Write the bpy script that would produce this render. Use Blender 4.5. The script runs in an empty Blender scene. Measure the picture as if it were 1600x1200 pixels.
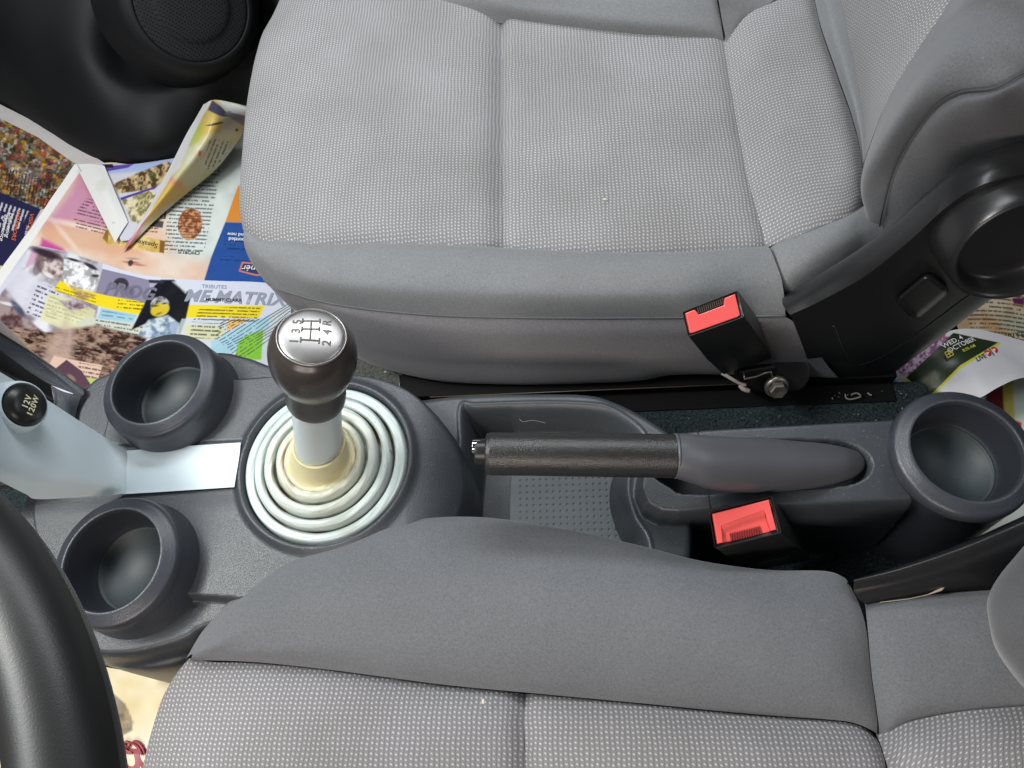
import bpy, bmesh, math
import numpy as np
from mathutils import Matrix, Vector

scene = bpy.context.scene
COL = scene.collection

# ------------------------------------------------------------------ camera
CAM_H = 0.56            # metres above the console deck (z = 0)
F_PX = 1200.0           # focal length for a 1600 px wide picture
_n = np.array([930 - 800, 1190 - 600, F_PX], float); _n /= np.linalg.norm(_n)
_x = np.array([1, 0, 0.0]) - _n[0] * _n; _x /= np.linalg.norm(_x)
_z = -_n; _y = np.cross(_z, _x)
RW = np.array([_x, _y, _z])                      # camera axes (right, down, forward) -> world
CAMP = np.array([0, 0, CAM_H])
cd = bpy.data.cameras.new('camera'); cam = bpy.data.objects.new('camera', cd); COL.objects.link(cam)
cd.sensor_fit = 'HORIZONTAL'; cd.sensor_width = 36; cd.lens = 36 * F_PX / 1600
cd.clip_start = 0.01; cd.clip_end = 100
_r, _d, _f = RW[:, 0], RW[:, 1], RW[:, 2]
cam.matrix_world = Matrix(((_r[0], -_d[0], -_f[0], 0), (_r[1], -_d[1], -_f[1], 0),
                           (_r[2], -_d[2], -_f[2], CAM_H), (0, 0, 0, 1)))
scene.camera = cam

# ------------------------------------------------------------------ world and lamps
world = bpy.data.worlds.new('World'); scene.world = world; world.use_nodes = True
bgn = world.node_tree.nodes['Background']
bgn.inputs[0].default_value = (0.80, 0.90, 1.0, 1); bgn.inputs[1].default_value = 0.045
scene.view_settings.view_transform = 'Standard'; scene.view_settings.look = 'None'
scene.view_settings.exposure = 0.0; scene.view_settings.gamma = 1.0
scene.view_settings.use_curve_mapping = False

def area(name, loc, target, sx, sy, power, color):
    ld = bpy.data.lights.new(name, 'AREA'); ld.shape = 'RECTANGLE'; ld.size = sx; ld.size_y = sy
    ld.energy = power; ld.color = color
    o = bpy.data.objects.new(name, ld); COL.objects.link(o); o.location = loc
    o.rotation_euler = (Vector(target) - Vector(loc)).to_track_quat('-Z', 'Y').to_euler()
    return o
area('windscreen_daylight', (-0.75, 0.30, 1.05), (-0.1, 0.25, 0), 1.1, 0.30, 13.5, (0.93, 0.98, 1.0))
area('windscreen_sun_gap', (-0.80, 0.27, 1.0), (-0.3, 0.12, 0), 0.24, 0.14, 7.5, (1.0, 0.97, 0.90))
area('rear_fill', (1.1, 0.25, 1.0), (-0.2, 0.2, 0), 0.8, 0.3, 3.0, (0.92, 0.97, 1.0))  # added fill lamp from the rear, brightens the silver slope
area('driver_door_daylight', (-0.25, -0.75, 0.60), (-0.1, 0.25, 0), 0.8, 0.28, 8.0, (1.0, 0.88, 0.78))
area('passenger_window_daylight', (0.0, 1.05, 1.05), (0.0, 0.35, 0), 1.1, 0.20, 10.5, (0.95, 0.98, 1.0))

# ------------------------------------------------------------------ geometry helpers
def P(px, py, z):
    d = RW @ np.array([(px - 800) / F_PX, (py - 600) / F_PX, 1.0])
    t = (z - CAM_H) / d[2]
    return np.array([d[0] * t, d[1] * t, z])
def PY(px, py, y):
    d = RW @ np.array([(px - 800) / F_PX, (py - 600) / F_PX, 1.0])
    t = y / d[1]
    return np.array([d[0] * t, y, CAM_H + d[2] * t])
def WPX(p):
    c = (p - CAMP) @ RW
    return 800 + F_PX * c[..., 0] / c[..., 2], 600 + F_PX * c[..., 1] / c[..., 2]
def tow(c):
    return np.array([q if isinstance(q, np.ndarray) else P(*q) for q in c], float)
def catmull(pts, t):
    K = len(pts)
    if K == 2:
        tt = t.reshape((-1,) + (1,) * (pts.ndim - 1)); return pts[0] * (1 - tt) + pts[1] * tt
    ext = np.concatenate([[2 * pts[0] - pts[1]], pts, [2 * pts[-1] - pts[-2]]])
    i = np.clip(np.floor(t).astype(int), 0, K - 2); u = (t - i).reshape((-1,) + (1,) * (pts.ndim - 1))
    p0, p1, p2, p3 = ext[i], ext[i + 1], ext[i + 2], ext[i + 3]
    return 0.5 * (2 * p1 + (p2 - p0) * u + (2 * p0 - 5 * p1 + 4 * p2 - p3) * u ** 2 + (3 * p1 - p0 - 3 * p2 + p3) * u ** 3)
def resample(c, n, linear=False):
    w = tow(c)
    if not linear and len(w) > 2:
        w = catmull(w, np.linspace(0, len(w) - 1, 14 * len(w)))
    s = np.r_[0, np.cumsum(np.linalg.norm(np.diff(w, axis=0), axis=1))]
    q = np.linspace(0, s[-1], n)
    return np.stack([np.interp(q, s, w[:, k]) for k in range(3)], 1)
def link(name, me, mat, parent=None):
    o = bpy.data.objects.new(name, me); COL.objects.link(o)
    if mat: me.materials.append(mat)
    if parent: o.parent = parent; o.matrix_parent_inverse = Matrix.Translation(-parent.location)
    return o
def thing(name, label, cat, loc=(0, 0, 0), group=None):
    o = bpy.data.objects.new(name, None); COL.objects.link(o); o.location = Vector([float(v) for v in loc])
    o.empty_display_size = 0.02; o['label'] = label; o['category'] = cat
    if group: o['group'] = group
    return o
def tag(o, label, cat, group=None):
    o['label'] = label; o['category'] = cat
    if group: o['group'] = group
    return o
def struct(o): o['kind'] = 'structure'; return o
def grid_mesh(name, V, uv=None, keep=None, col=None, orient=True):
    nv, nu = V.shape[:2]
    idx = np.arange(nv * nu).reshape(nv, nu)
    q = np.stack([idx[:-1, :-1], idx[:-1, 1:], idx[1:, 1:], idx[1:, :-1]], -1)
    if orient:
        a = V[1:, :-1] - V[:-1, :-1]; b = V[:-1, 1:] - V[:-1, :-1]
        nn = np.cross(b, a)
        if (nn * (CAMP - V[:-1, :-1])).sum() < 0: q = q[..., ::-1]
    q = q.reshape(-1, 4)
    if keep is not None:
        k = keep.reshape(-1)[q].all(1); q = q[k]
    me = bpy.data.meshes.new(name)
    me.vertices.add(nv * nu); me.vertices.foreach_set('co', V.reshape(-1).astype(np.float32))
    me.loops.add(len(q) * 4); me.loops.foreach_set('vertex_index', q.reshape(-1).astype(np.int32))
    me.polygons.add(len(q)); me.polygons.foreach_set('loop_start', (np.arange(len(q)) * 4).astype(np.int32))
    me.polygons.foreach_set('loop_total', np.full(len(q), 4, np.int32)) if False else None
    me.update(calc_edges=True)
    me.polygons.foreach_set('use_smooth', np.ones(len(me.polygons), bool))
    if uv is not None:
        l = me.uv_layers.new(name='UVMap'); l.data.foreach_set('uv', uv.reshape(-1, 2)[q.reshape(-1)].reshape(-1).astype(np.float32))
    if col is not None:
        c = me.color_attributes.new('print', 'FLOAT_COLOR', 'POINT')
        cc = np.ones((nv * nu, 4), np.float32); cc[:, :3] = col.reshape(-1, 3)
        c.data.foreach_set('color', cc.reshape(-1))
    me.update()
    return me
def loft_grid(curves, nu, nv, linear_u=False, linear_v=False):
    R = np.array([resample(c, nu, linear_u) for c in curves])
    K = len(R)
    t = np.linspace(0, K - 1, nv)
    if linear_v:
        i = np.clip(np.floor(t).astype(int), 0, K - 2); u = (t - i)[:, None, None]
        return R[i] * (1 - u) + R[i + 1] * u
    return catmull(R, t)
def edge_d(V):
    du = np.linalg.norm(np.diff(V, axis=1), axis=2); dv = np.linalg.norm(np.diff(V, axis=0), axis=2)
    L = np.concatenate([np.zeros((V.shape[0], 1)), np.cumsum(du, 1)], 1)
    T = np.concatenate([np.zeros((1, V.shape[1])), np.cumsum(dv, 0)], 0)
    return L, L[:, -1:] - L, T, T[-1:, :] - T
def seam(d, depth, w): return -depth * np.exp(-(d / w) ** 1.3)
def loft(name, curves, nu, nv, mat, parent=None, disp=None, uvmode='arc', dirv=(0, 0, 1), linear_v=False, linear_u=False, col=None):
    V = loft_grid(curves, nu, nv, linear_u, linear_v)
    E = edge_d(V)
    if mat.name.startswith('seat_'):
        V = V + (.0022 * (fbm(V[..., 0] * 1000 + V[..., 2] * 500, V[..., 1] * 1000, 75, 3) - .5) * .55 + .0009 * (fbm(V[..., 0] * 1000, V[..., 1] * 1000 + V[..., 2] * 700, 22, 8) - .5))[..., None] * np.array(dirv, float)
    if disp: V = V + disp(V, *E)[..., None] * np.array(dirv, float)
    if uvmode == 'xy': uv = V[..., :2].copy()
    elif uvmode == 'back': uv = np.stack([V[..., 1] + .25 * V[..., 0], V[..., 2] * .9 + V[..., 0] * .45], -1)
    else:
        uv = np.stack([E[0] + 0 * E[2], E[2] + 0 * E[0]], -1)
        c = E[0][:, -1:] / 2; uv[..., 0] -= c
    return link(name, grid_mesh(name, V, uv, col=(col(V) if col else None)), mat, parent)
def smooth01(x): x = np.clip(x, 0, 1); return x * x * (3 - 2 * x)
def sdp(X, Y, poly):
    poly = np.asarray(poly)[:, :2]; n = len(poly)
    d = np.full(X.shape, 1e9); inside = np.zeros(X.shape, bool)
    for i in range(n):
        a = poly[i]; b = poly[(i + 1) % n]
        e = b - a; wx = X - a[0]; wy = Y - a[1]
        t = np.clip((wx * e[0] + wy * e[1]) / (e @ e + 1e-18), 0, 1)
        d = np.minimum(d, (wx - t * e[0]) ** 2 + (wy - t * e[1]) ** 2)
        if a[1] != b[1]:
            c = ((a[1] > Y) != (b[1] > Y)) & (X < (b[0] - a[0]) * (Y - a[1]) / (b[1] - a[1]) + a[0])
            inside ^= c
    d = np.sqrt(d)
    return np.where(inside, -d, d)
def smooth_poly(c, n=90):
    w = tow(c); w = np.concatenate([w, w[:1]])
    K = len(w) - 1
    ext = np.concatenate([w[-2:-1], w, w[1:2]])
    t = np.linspace(0, K, n, endpoint=False); i = np.floor(t).astype(int); u = (t - i)[:, None]
    p0, p1, p2, p3 = ext[i], ext[i + 1], ext[i + 2], ext[i + 3]
    return 0.5 * (2 * p1 + (p2 - p0) * u + (2 * p0 - 5 * p1 + 4 * p2 - p3) * u ** 2 + (3 * p1 - p0 - 3 * p2 + p3) * u ** 3)
def round_edge(sd, r):
    c = np.clip(sd + r, 0, r); return r - np.sqrt(np.maximum(r * r - c * c, 0))
def hf(name, x0, x1, y0, y1, step, zf, mat, parent=None, keep=None):
    nx = int((x1 - x0) / step) + 1; ny = int((y1 - y0) / step) + 1
    X, Y = np.meshgrid(np.linspace(x0, x1, nx), np.linspace(y0, y1, ny))
    Z = zf(X, Y); V = np.stack([X, Y, Z], -1)
    return link(name, grid_mesh(name, V, np.stack([X, Y], -1), keep(X, Y) if keep else None), mat, parent)
def frame(axis, up=(0, 0, 1)):
    a = np.array(axis, float); a /= np.linalg.norm(a)
    u = np.array(up, float)
    if abs(a @ u) > 0.95: u = np.array([1, 0, 0.0])
    b = np.cross(u, a); b /= np.linalg.norm(b); c = np.cross(a, b)
    return b, c, a
def lathe(name, prof, origin, axis, mat, parent=None, seg=96, shift=None, closed=False):
    """prof: list of (radius, height along axis)"""
    b, c, a = frame(axis); o = np.array(origin, float)
    bm = bmesh.new(); rings = []
    for k, (r, h) in enumerate(prof):
        s = np.array(shift[k]) if shift is not None else 0
        if r < 1e-6: rings.append([bm.verts.new(o + a * h + s)]); continue
        rings.append([bm.verts.new(o + a * h + s + r * (b * math.cos(2 * math.pi * i / seg) + c * math.sin(2 * math.pi * i / seg))) for i in range(seg)])
    for A, B in zip(rings[:-1], rings[1:]):
        for i in range(seg):
            j = (i + 1) % seg
            if len(A) == 1 and len(B) == 1: break
            if len(A) == 1: f = (A[0], B[j], B[i])
            elif len(B) == 1: f = (A[i], A[j], B[0])
            else: f = (A[i], A[j], B[j], B[i])
            bm.faces.new(f)
    bmesh.ops.recalc_face_normals(bm, faces=bm.faces)
    me = bpy.data.meshes.new(name); bm.to_mesh(me); bm.free()
    me.polygons.foreach_set('use_smooth', np.ones(len(me.polygons), bool))
    return link(name, me, mat, parent)
def fine(prof, n=8):
    """smooth a coarse lathe profile"""
    p = np.array(prof, float); return [tuple(q) for q in catmull(p, np.linspace(0, len(p) - 1, n * (len(p) - 1) + 1))]
def tube_bm(bm, pts, r, seg=10, caps=True):
    pts = np.array(pts, float); n = len(pts); rr = np.broadcast_to(np.array(r, float), (n,))
    T = np.gradient(pts, axis=0); prev = None; rings = []
    for k in range(n):
        t = T[k] / (np.linalg.norm(T[k]) + 1e-12)
        if prev is None: b, c, _ = frame(t)
        else:
            b = prev - t * (prev @ t); b /= np.linalg.norm(b); c = np.cross(t, b)
        prev = b
        rings.append([bm.verts.new(pts[k] + rr[k] * (b * math.cos(2 * math.pi * i / seg) + c * math.sin(2 * math.pi * i / seg))) for i in range(seg)])
    for A, B in zip(rings[:-1], rings[1:]):
        for i in range(seg):
            j = (i + 1) % seg; bm.faces.new((A[i], A[j], B[j], B[i]))
    if caps: bm.faces.new(rings[0][::-1]); bm.faces.new(rings[-1])
def tube(name, pts, r, mat, parent=None, seg=10, smooth=True, spl=None):
    w = tow(pts)
    if spl: w = resample(list(w), spl)
    bm = bmesh.new(); tube_bm(bm, w, r, seg)
    bmesh.ops.recalc_face_normals(bm, faces=bm.faces)
    me = bpy.data.meshes.new(name); bm.to_mesh(me); bm.free()
    if smooth: me.polygons.foreach_set('use_smooth', np.ones(len(me.polygons), bool))
    return link(name, me, mat, parent)
def hexa_bm(bm, c8, bev=0.0, seg=3):
    v = [bm.verts.new(p) for p in tow(c8)]
    fs = [bm.faces.new([v[i] for i in f]) for f in ((0, 1, 2, 3), (7, 6, 5, 4), (0, 4, 5, 1), (1, 5, 6, 2), (2, 6, 7, 3), (3, 7, 4, 0))]
    bmesh.ops.recalc_face_normals(bm, faces=fs)
    if bev > 0:
        es = list({e for f in fs for e in f.edges})
        bmesh.ops.bevel(bm, geom=es, offset=bev, segments=seg, profile=0.5, affect='EDGES')
def hexa(name, c8, mat, parent=None, bev=0.002, seg=3):
    bm = bmesh.new(); hexa_bm(bm, c8, bev, seg)
    me = bpy.data.meshes.new(name); bm.to_mesh(me); bm.free()
    me.polygons.foreach_set('use_smooth', np.ones(len(me.polygons), bool))
    o = link(name, me, mat, parent)
    m = o.modifiers.new('wn', 'WEIGHTED_NORMAL'); m.keep_sharp = True
    return o
def prism(name, poly, nrm, h, mat, parent=None, bev=0.0):
    """poly: world points of the top face, extruded by -nrm*h"""
    bm = bmesh.new(); nrm = np.array(nrm, float)
    a = [bm.verts.new(p) for p in poly]; b = [bm.verts.new(np.array(p) - nrm * h) for p in poly]
    top = bm.faces.new(a); bm.faces.new(b[::-1]); n = len(a)
    for i in range(n): bm.faces.new((a[i], b[i], b[(i + 1) % n], a[(i + 1) % n]))
    bmesh.ops.recalc_face_normals(bm, faces=bm.faces)
    if bev: bmesh.ops.bevel(bm, geom=list(top.edges), offset=bev, segments=2, profile=0.5, affect='EDGES')
    me = bpy.data.meshes.new(name); bm.to_mesh(me); bm.free()
    return link(name, me, mat, parent)
def text(name, body, size, origin, dx, dy, mat, parent=None, shear=0.0, bold=0.0, align='CENTER', lift=0.0004, surf=None, spacing=1.0):
    cu = bpy.data.curves.new(name, 'FONT'); cu.body = body; cu.size = 1; cu.shear = shear; cu.offset = bold
    cu.align_x = align; cu.align_y = 'CENTER'; cu.resolution_u = 3; cu.space_character = spacing
    t = bpy.data.objects.new(name + '_tmp', cu); COL.objects.link(t)
    bpy.context.view_layer.update()
    me = bpy.data.meshes.new_from_object(t.evaluated_get(bpy.context.evaluated_depsgraph_get()))
    bpy.data.objects.remove(t)
    dx = np.array(dx, float); dx /= np.linalg.norm(dx); dy = np.array(dy, float); dy /= np.linalg.norm(dy)
    nrm = np.cross(dx, dy); nrm /= np.linalg.norm(nrm)
    if nrm @ (CAMP - origin) < 0: nrm = -nrm
    co = np.zeros(len(me.vertices) * 3); me.vertices.foreach_get('co', co); co = co.reshape(-1, 3)
    w = origin + size * (co[:, :1] * dx + co[:, 1:2] * dy) + nrm * lift
    if surf is not None: w = surf(w)
    me.vertices.foreach_set('co', w.reshape(-1)); me.name = name; me.update()
    return link(name, me, mat, parent)

# ------------------------------------------------------------------ numpy noise for printed pictures
_rng = np.random.RandomState(7); _tab = _rng.rand(256, 256)
def vn(x, y, s=1.0, seed=0):
    x = x / s + seed * 17.3; y = y / s + seed * 9.1
    i = np.floor(x).astype(int); j = np.floor(y).astype(int); u = x - i; v = y - j
    u = u * u * (3 - 2 * u); v = v * v * (3 - 2 * v)
    a = _tab[i % 256, j % 256]; b = _tab[(i + 1) % 256, j % 256]; c = _tab[i % 256, (j + 1) % 256]; d = _tab[(i + 1) % 256, (j + 1) % 256]
    return (a * (1 - u) + b * u) * (1 - v) + (c * (1 - u) + d * u) * v
def fbm(x, y, s, seed=0): return 0.5 * vn(x, y, s, seed) + 0.3 * vn(x, y, s / 2.1, seed + 1) + 0.2 * vn(x, y, s / 4.3, seed + 2)
class Canvas:
    """colours of a printed sheet, laid out in the sheet's own drafting units"""
    def __init__(s, V, base):
        s.x, s.y = WPX(V); s.c = np.zeros(V.shape) + np.array(base)
    def mask(s, poly, soft=0.8):
        return smooth01(0.5 - sdp(s.x, s.y, np.array(poly, float)) / (2 * soft))
    def ell(s, cx, cy, rx, ry, rot=0, soft=1.2):
        a = math.radians(rot); X = s.x - cx; Y = s.y - cy
        u = X * math.cos(a) + Y * math.sin(a); v = -X * math.sin(a) + Y * math.cos(a)
        d = (np.sqrt((u / rx) ** 2 + (v / ry) ** 2) - 1) * min(rx, ry)
        return smooth01(0.5 - d / (2 * soft))
    def put(s, m, col, a=1.0):
        m = (m * a)[..., None]; s.c = s.c * (1 - m) + np.array(col) * m
    def mott(s, m, c1, c2, sc, seed=0, sharp=2.0, lo=0.0):
        k = smooth01((fbm(s.x, s.y, sc, seed) - 0.5) * sharp + 0.5)[..., None]
        s.c = s.c * (1 - m[..., None]) + (np.array(c1) * (1 - k) + np.array(c2) * k) * m[..., None]
    def lines(s, m, ang, pitch, col, cell=2.2, fill=0.52, seed=0, a=0.78, thick=0.42, ox=0, oy=0):
        t = math.radians(ang); u = (s.x - ox) * math.cos(t) + (s.y - oy) * math.sin(t); v = -(s.x - ox) * math.sin(t) + (s.y - oy) * math.cos(t)
        row = np.floor(v / pitch); fr = v / pitch - row
        cell = 1.25
        h = _tab[(np.floor(u / cell).astype(int) * 7 + seed * 31) % 256, (row.astype(int) * 13 + seed) % 256]
        w = _tab[(np.floor(u / (cell * 5)).astype(int) * 3 + seed) % 256, (row.astype(int) * 29 + 5 + seed) % 256]
        k = (h < fill + 0.2) & (w < 0.93) & (np.abs(fr - 0.5) < thick / 2)
        s.put(m * k, col, a)

# ------------------------------------------------------------------ materials
def newmat(name):
    m = bpy.data.materials.new(name); m.use_nodes = True
    return m, m.node_tree.nodes, m.node_tree.links, m.node_tree.nodes['Principled BSDF']
def setp(b, **k):
    for a, v in k.items():
        i = b.inputs[a.replace('_', ' ')]
        i.default_value = v + (1,) if isinstance(v, tuple) and len(v) == 3 else v
def plastic(name, col, rough=0.5, grain=0.25, gscale=900, spec=0.5, var=0.12, dust=0.0, coat=0.0):
    m, N, L, b = newmat(name)
    setp(b, Roughness=rough, Specular_IOR_Level=spec, Coat_Weight=coat, Coat_Roughness=0.15)
    tc = N.new('ShaderNodeTexCoord')
    n1 = N.new('ShaderNodeTexNoise'); n1.inputs['Scale'].default_value = gscale; n1.inputs['Detail'].default_value = 3
    n2 = N.new('ShaderNodeTexNoise'); n2.inputs['Scale'].default_value = 14; n2.inputs['Detail'].default_value = 5
    L.new(tc.outputs['Object'], n1.inputs['Vector']); L.new(tc.outputs['Object'], n2.inputs['Vector'])
    mx = N.new('ShaderNodeMix'); mx.data_type = 'RGBA'
    mx.inputs['A'].default_value = tuple(c * (1 - var) for c in col) + (1,); mx.inputs['B'].default_value = tuple(c * (1 + var) for c in col) + (1,)
    L.new(n2.outputs['Fac'], mx.inputs['Factor'])
    out = mx.outputs['Result']
    if dust > 0:
        n3 = N.new('ShaderNodeTexNoise'); n3.inputs['Scale'].default_value = 700; n3.inputs['Detail'].default_value = 2
        L.new(tc.outputs['Object'], n3.inputs['Vector'])
        r = N.new('ShaderNodeValToRGB'); r.color_ramp.elements[0].position = 0.66; r.color_ramp.elements[1].position = 0.78
        r.color_ramp.elements[1].color = (dust, dust, dust, 1)
        L.new(n3.outputs['Fac'], r.inputs['Fac'])
        m2 = N.new('ShaderNodeMix'); m2.data_type = 'RGBA'; m2.inputs['B'].default_value = (0.45, 0.42, 0.38, 1)
        L.new(r.outputs['Color'], m2.inputs['Factor']); L.new(out, m2.inputs['A']); out = m2.outputs['Result']
    L.new(out, b.inputs['Base Color'])
    rr = N.new('ShaderNodeMapRange'); rr.inputs['To Min'].default_value = rough - 0.07; rr.inputs['To Max'].default_value = rough + 0.09
    L.new(n2.outputs['Fac'], rr.inputs['Value']); L.new(rr.outputs['Result'], b.inputs['Roughness'])
    if grain > 0:
        bp = N.new('ShaderNodeBump'); bp.inputs['Strength'].default_value = 1.0; bp.inputs['Distance'].default_value = 0.00034 * grain
        L.new(n1.outputs['Fac'], bp.inputs['Height']); L.new(bp.outputs['Normal'], b.inputs['Normal'])
    return m
def mth(N, L, op, a, b=None, c=None):
    n = N.new('ShaderNodeMath'); n.operation = op
    for i, v in enumerate((a, b, c)):
        if v is None: continue
        if isinstance(v, (int, float)): n.inputs[i].default_value = v
        else: L.new(v, n.inputs[i])
    return n.outputs[0]
def weave(name, pu=0.0034, pv=0.0032, dark=(0.125, 0.125, 0.135), light=(0.54, 0.54, 0.54), mid=(0.215, 0.216, 0.226), rot=0.0):
    m, N, L, b = newmat(name); setp(b, Roughness=0.8, Specular_IOR_Level=0.25, Sheen_Weight=0.15, Sheen_Roughness=0.5)
    uv = N.new('ShaderNodeUVMap'); mp = N.new('ShaderNodeMapping'); mp.inputs['Rotation'].default_value = (0, 0, rot)
    L.new(uv.outputs['UV'], mp.inputs['Vector'])
    tn = N.new('ShaderNodeTexNoise'); tn.inputs['Scale'].default_value = 60; tn.inputs['Detail'].default_value = 2
    L.new(mp.outputs['Vector'], tn.inputs['Vector'])
    wob = mth(N, L, 'MULTIPLY', mth(N, L, 'SUBTRACT', tn.outputs['Fac'], 0.5), 0.9)
    s = N.new('ShaderNodeSeparateXYZ'); L.new(mp.outputs['Vector'], s.inputs[0])
    U = mth(N, L, 'ADD', mth(N, L, 'DIVIDE', s.outputs[0], pu), wob); V = mth(N, L, 'DIVIDE', s.outputs[1], pv)
    par = mth(N, L, 'FLOOR', U)
    V2 = mth(N, L, 'ADD', V, mth(N, L, 'MULTIPLY', mth(N, L, 'MODULO', mth(N, L, 'ABSOLUTE', par), 2.0), 0.18))
    fu = mth(N, L, 'SUBTRACT', mth(N, L, 'FRACT', U), 0.5); fv = mth(N, L, 'SUBTRACT', mth(N, L, 'FRACT', V2), 0.5)
    fv2 = mth(N, L, 'ADD', fv, mth(N, L, 'MULTIPLY', fu, 0.35))
    d = mth(N, L, 'SQRT', mth(N, L, 'ADD', mth(N, L, 'MULTIPLY', fu, fu), mth(N, L, 'MULTIPLY', mth(N, L, 'MULTIPLY', fv2, fv2), 1.3)))
    dot = N.new('ShaderNodeMapRange'); dot.interpolation_type = 'SMOOTHSTEP'; dot.inputs['From Min'].default_value = 0.33; dot.inputs['From Max'].default_value = 0.08
    L.new(d, dot.inputs['Value'])
    au = mth(N, L, 'ABSOLUTE', fu)
    ln = N.new('ShaderNodeMapRange'); ln.interpolation_type = 'SMOOTHSTEP'; ln.inputs['From Min'].default_value = 0.34; ln.inputs['From Max'].default_value = 0.50; ln.inputs['To Max'].default_value = 0.6
    L.new(au, ln.inputs['Value'])
    nz = N.new('ShaderNodeTexNoise'); nz.inputs['Scale'].default_value = 900; L.new(mp.outputs['Vector'], nz.inputs['Vector'])
    big = N.new('ShaderNodeTexNoise'); big.inputs['Scale'].default_value = 9; big.inputs['Detail'].default_value = 4; L.new(mp.outputs['Vector'], big.inputs['Vector'])
    m1 = N.new('ShaderNodeMix'); m1.data_type = 'RGBA'; m1.inputs['A'].default_value = mid + (1,); m1.inputs['B'].default_value = dark + (1,); L.new(ln.outputs[0], m1.inputs['Factor'])
    m2 = N.new('ShaderNodeMix'); m2.data_type = 'RGBA'; m2.inputs['B'].default_value = light + (1,); L.new(m1.outputs['Result'], m2.inputs['A'])
    L.new(mth(N, L, 'MULTIPLY', dot.outputs[0], mth(N, L, 'MULTIPLY_ADD', nz.outputs['Fac'], 1.1, 0.35)), m2.inputs['Factor'])
    bc = N.new('ShaderNodeBrightContrast'); L.new(m2.outputs['Result'], bc.inputs['Color'])
    m3 = N.new('ShaderNodeMix'); m3.data_type = 'RGBA'; m3.blend_type = 'MULTIPLY'; m3.inputs['Factor'].default_value = 1
    cr = N.new('ShaderNodeValToRGB'); cr.color_ramp.elements[0].position = 0.3; cr.color_ramp.elements[0].color = (0.84, 0.825, 0.80, 1)
    cr.color_ramp.elements[1].position = 0.65; cr.color_ramp.elements[1].color = (1.05, 1.05, 1.06, 1); L.new(big.outputs['Fac'], cr.inputs['Fac'])
    L.new(m2.outputs['Result'], m3.inputs['A']); L.new(cr.outputs['Color'], m3.inputs['B']); L.new(m3.outputs['Result'], b.inputs['Base Color'])
    bp = N.new('ShaderNodeBump'); bp.inputs['Strength'].default_value = 0.7; bp.inputs['Distance'].default_value = 0.0006
    L.new(mth(N, L, 'SUBTRACT', dot.outputs[0], mth(N, L, 'MULTIPLY', ln.outputs[0], 0.5)), bp.inputs['Height']); L.new(bp.outputs['Normal'], b.inputs['Normal'])
    return m
def cloth(name, col, var=0.14):
    m, N, L, b = newmat(name); setp(b, Roughness=0.85, Specular_IOR_Level=0.2, Sheen_Weight=0.25, Sheen_Roughness=0.45)
    tc = N.new('ShaderNodeTexCoord')
    s = N.new('ShaderNodeSeparateXYZ'); L.new(tc.outputs['Object'], s.inputs[0])
    a = mth(N, L, 'ADD', s.outputs[0], mth(N, L, 'MULTIPLY', s.outputs[1], -0.9)); a = mth(N, L, 'ADD', a, mth(N, L, 'MULTIPLY', s.outputs[2], 0.7))
    c = mth(N, L, 'ADD', mth(N, L, 'MULTIPLY', s.outputs[0], 0.9), mth(N, L, 'ADD', s.outputs[1], s.outputs[2]))
    w = mth(N, L, 'MULTIPLY', mth(N, L, 'SINE', mth(N, L, 'MULTIPLY', a, 4300)), mth(N, L, 'MULTIPLY_ADD', mth(N, L, 'SINE', mth(N, L, 'MULTIPLY', c, 4300)), 0.4, 0.6))
    n1 = N.new('ShaderNodeTexNoise'); n1.inputs['Scale'].default_value = 700; n1.inputs['Detail'].default_value = 2; L.new(tc.outputs['Object'], n1.inputs['Vector'])
    n2 = N.new('ShaderNodeTexNoise'); n2.inputs['Scale'].default_value = 11; n2.inputs['Detail'].default_value = 5; L.new(tc.outputs['Object'], n2.inputs['Vector'])
    v = mth(N, L, 'MULTIPLY_ADD', w, 0.05, mth(N, L, 'MULTIPLY_ADD', n1.outputs['Fac'], 0.7, 0.65))
    v = mth(N, L, 'MULTIPLY', v, mth(N, L, 'MULTIPLY_ADD', n2.outputs['Fac'], 2 * var, 1 - var))
    # sparse lint specks
    n3 = N.new('ShaderNodeTexNoise'); n3.inputs['Scale'].default_value = 260; L.new(tc.outputs['Object'], n3.inputs['Vector'])
    sp = N.new('ShaderNodeMapRange'); sp.inputs['From Min'].default_value = 0.75; sp.inputs['From Max'].default_value = 0.80; sp.inputs['To Max'].default_value = 0.5; L.new(n3.outputs['Fac'], sp.inputs['Value'])
    v = mth(N, L, 'ADD', v, sp.outputs[0])
    mv = N.new('ShaderNodeVectorMath'); mv.operation = 'SCALE'; mv.inputs[0].default_value = col; L.new(v, mv.inputs['Scale'])
    L.new(mv.outputs[0], b.inputs['Base Color'])
    bp = N.new('ShaderNodeBump'); bp.inputs['Strength'].default_value = 0.35; bp.inputs['Distance'].default_value = 0.0004
    L.new(n1.outputs['Fac'], bp.inputs['Height']); L.new(bp.outputs['Normal'], b.inputs['Normal'])
    return m
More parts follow.
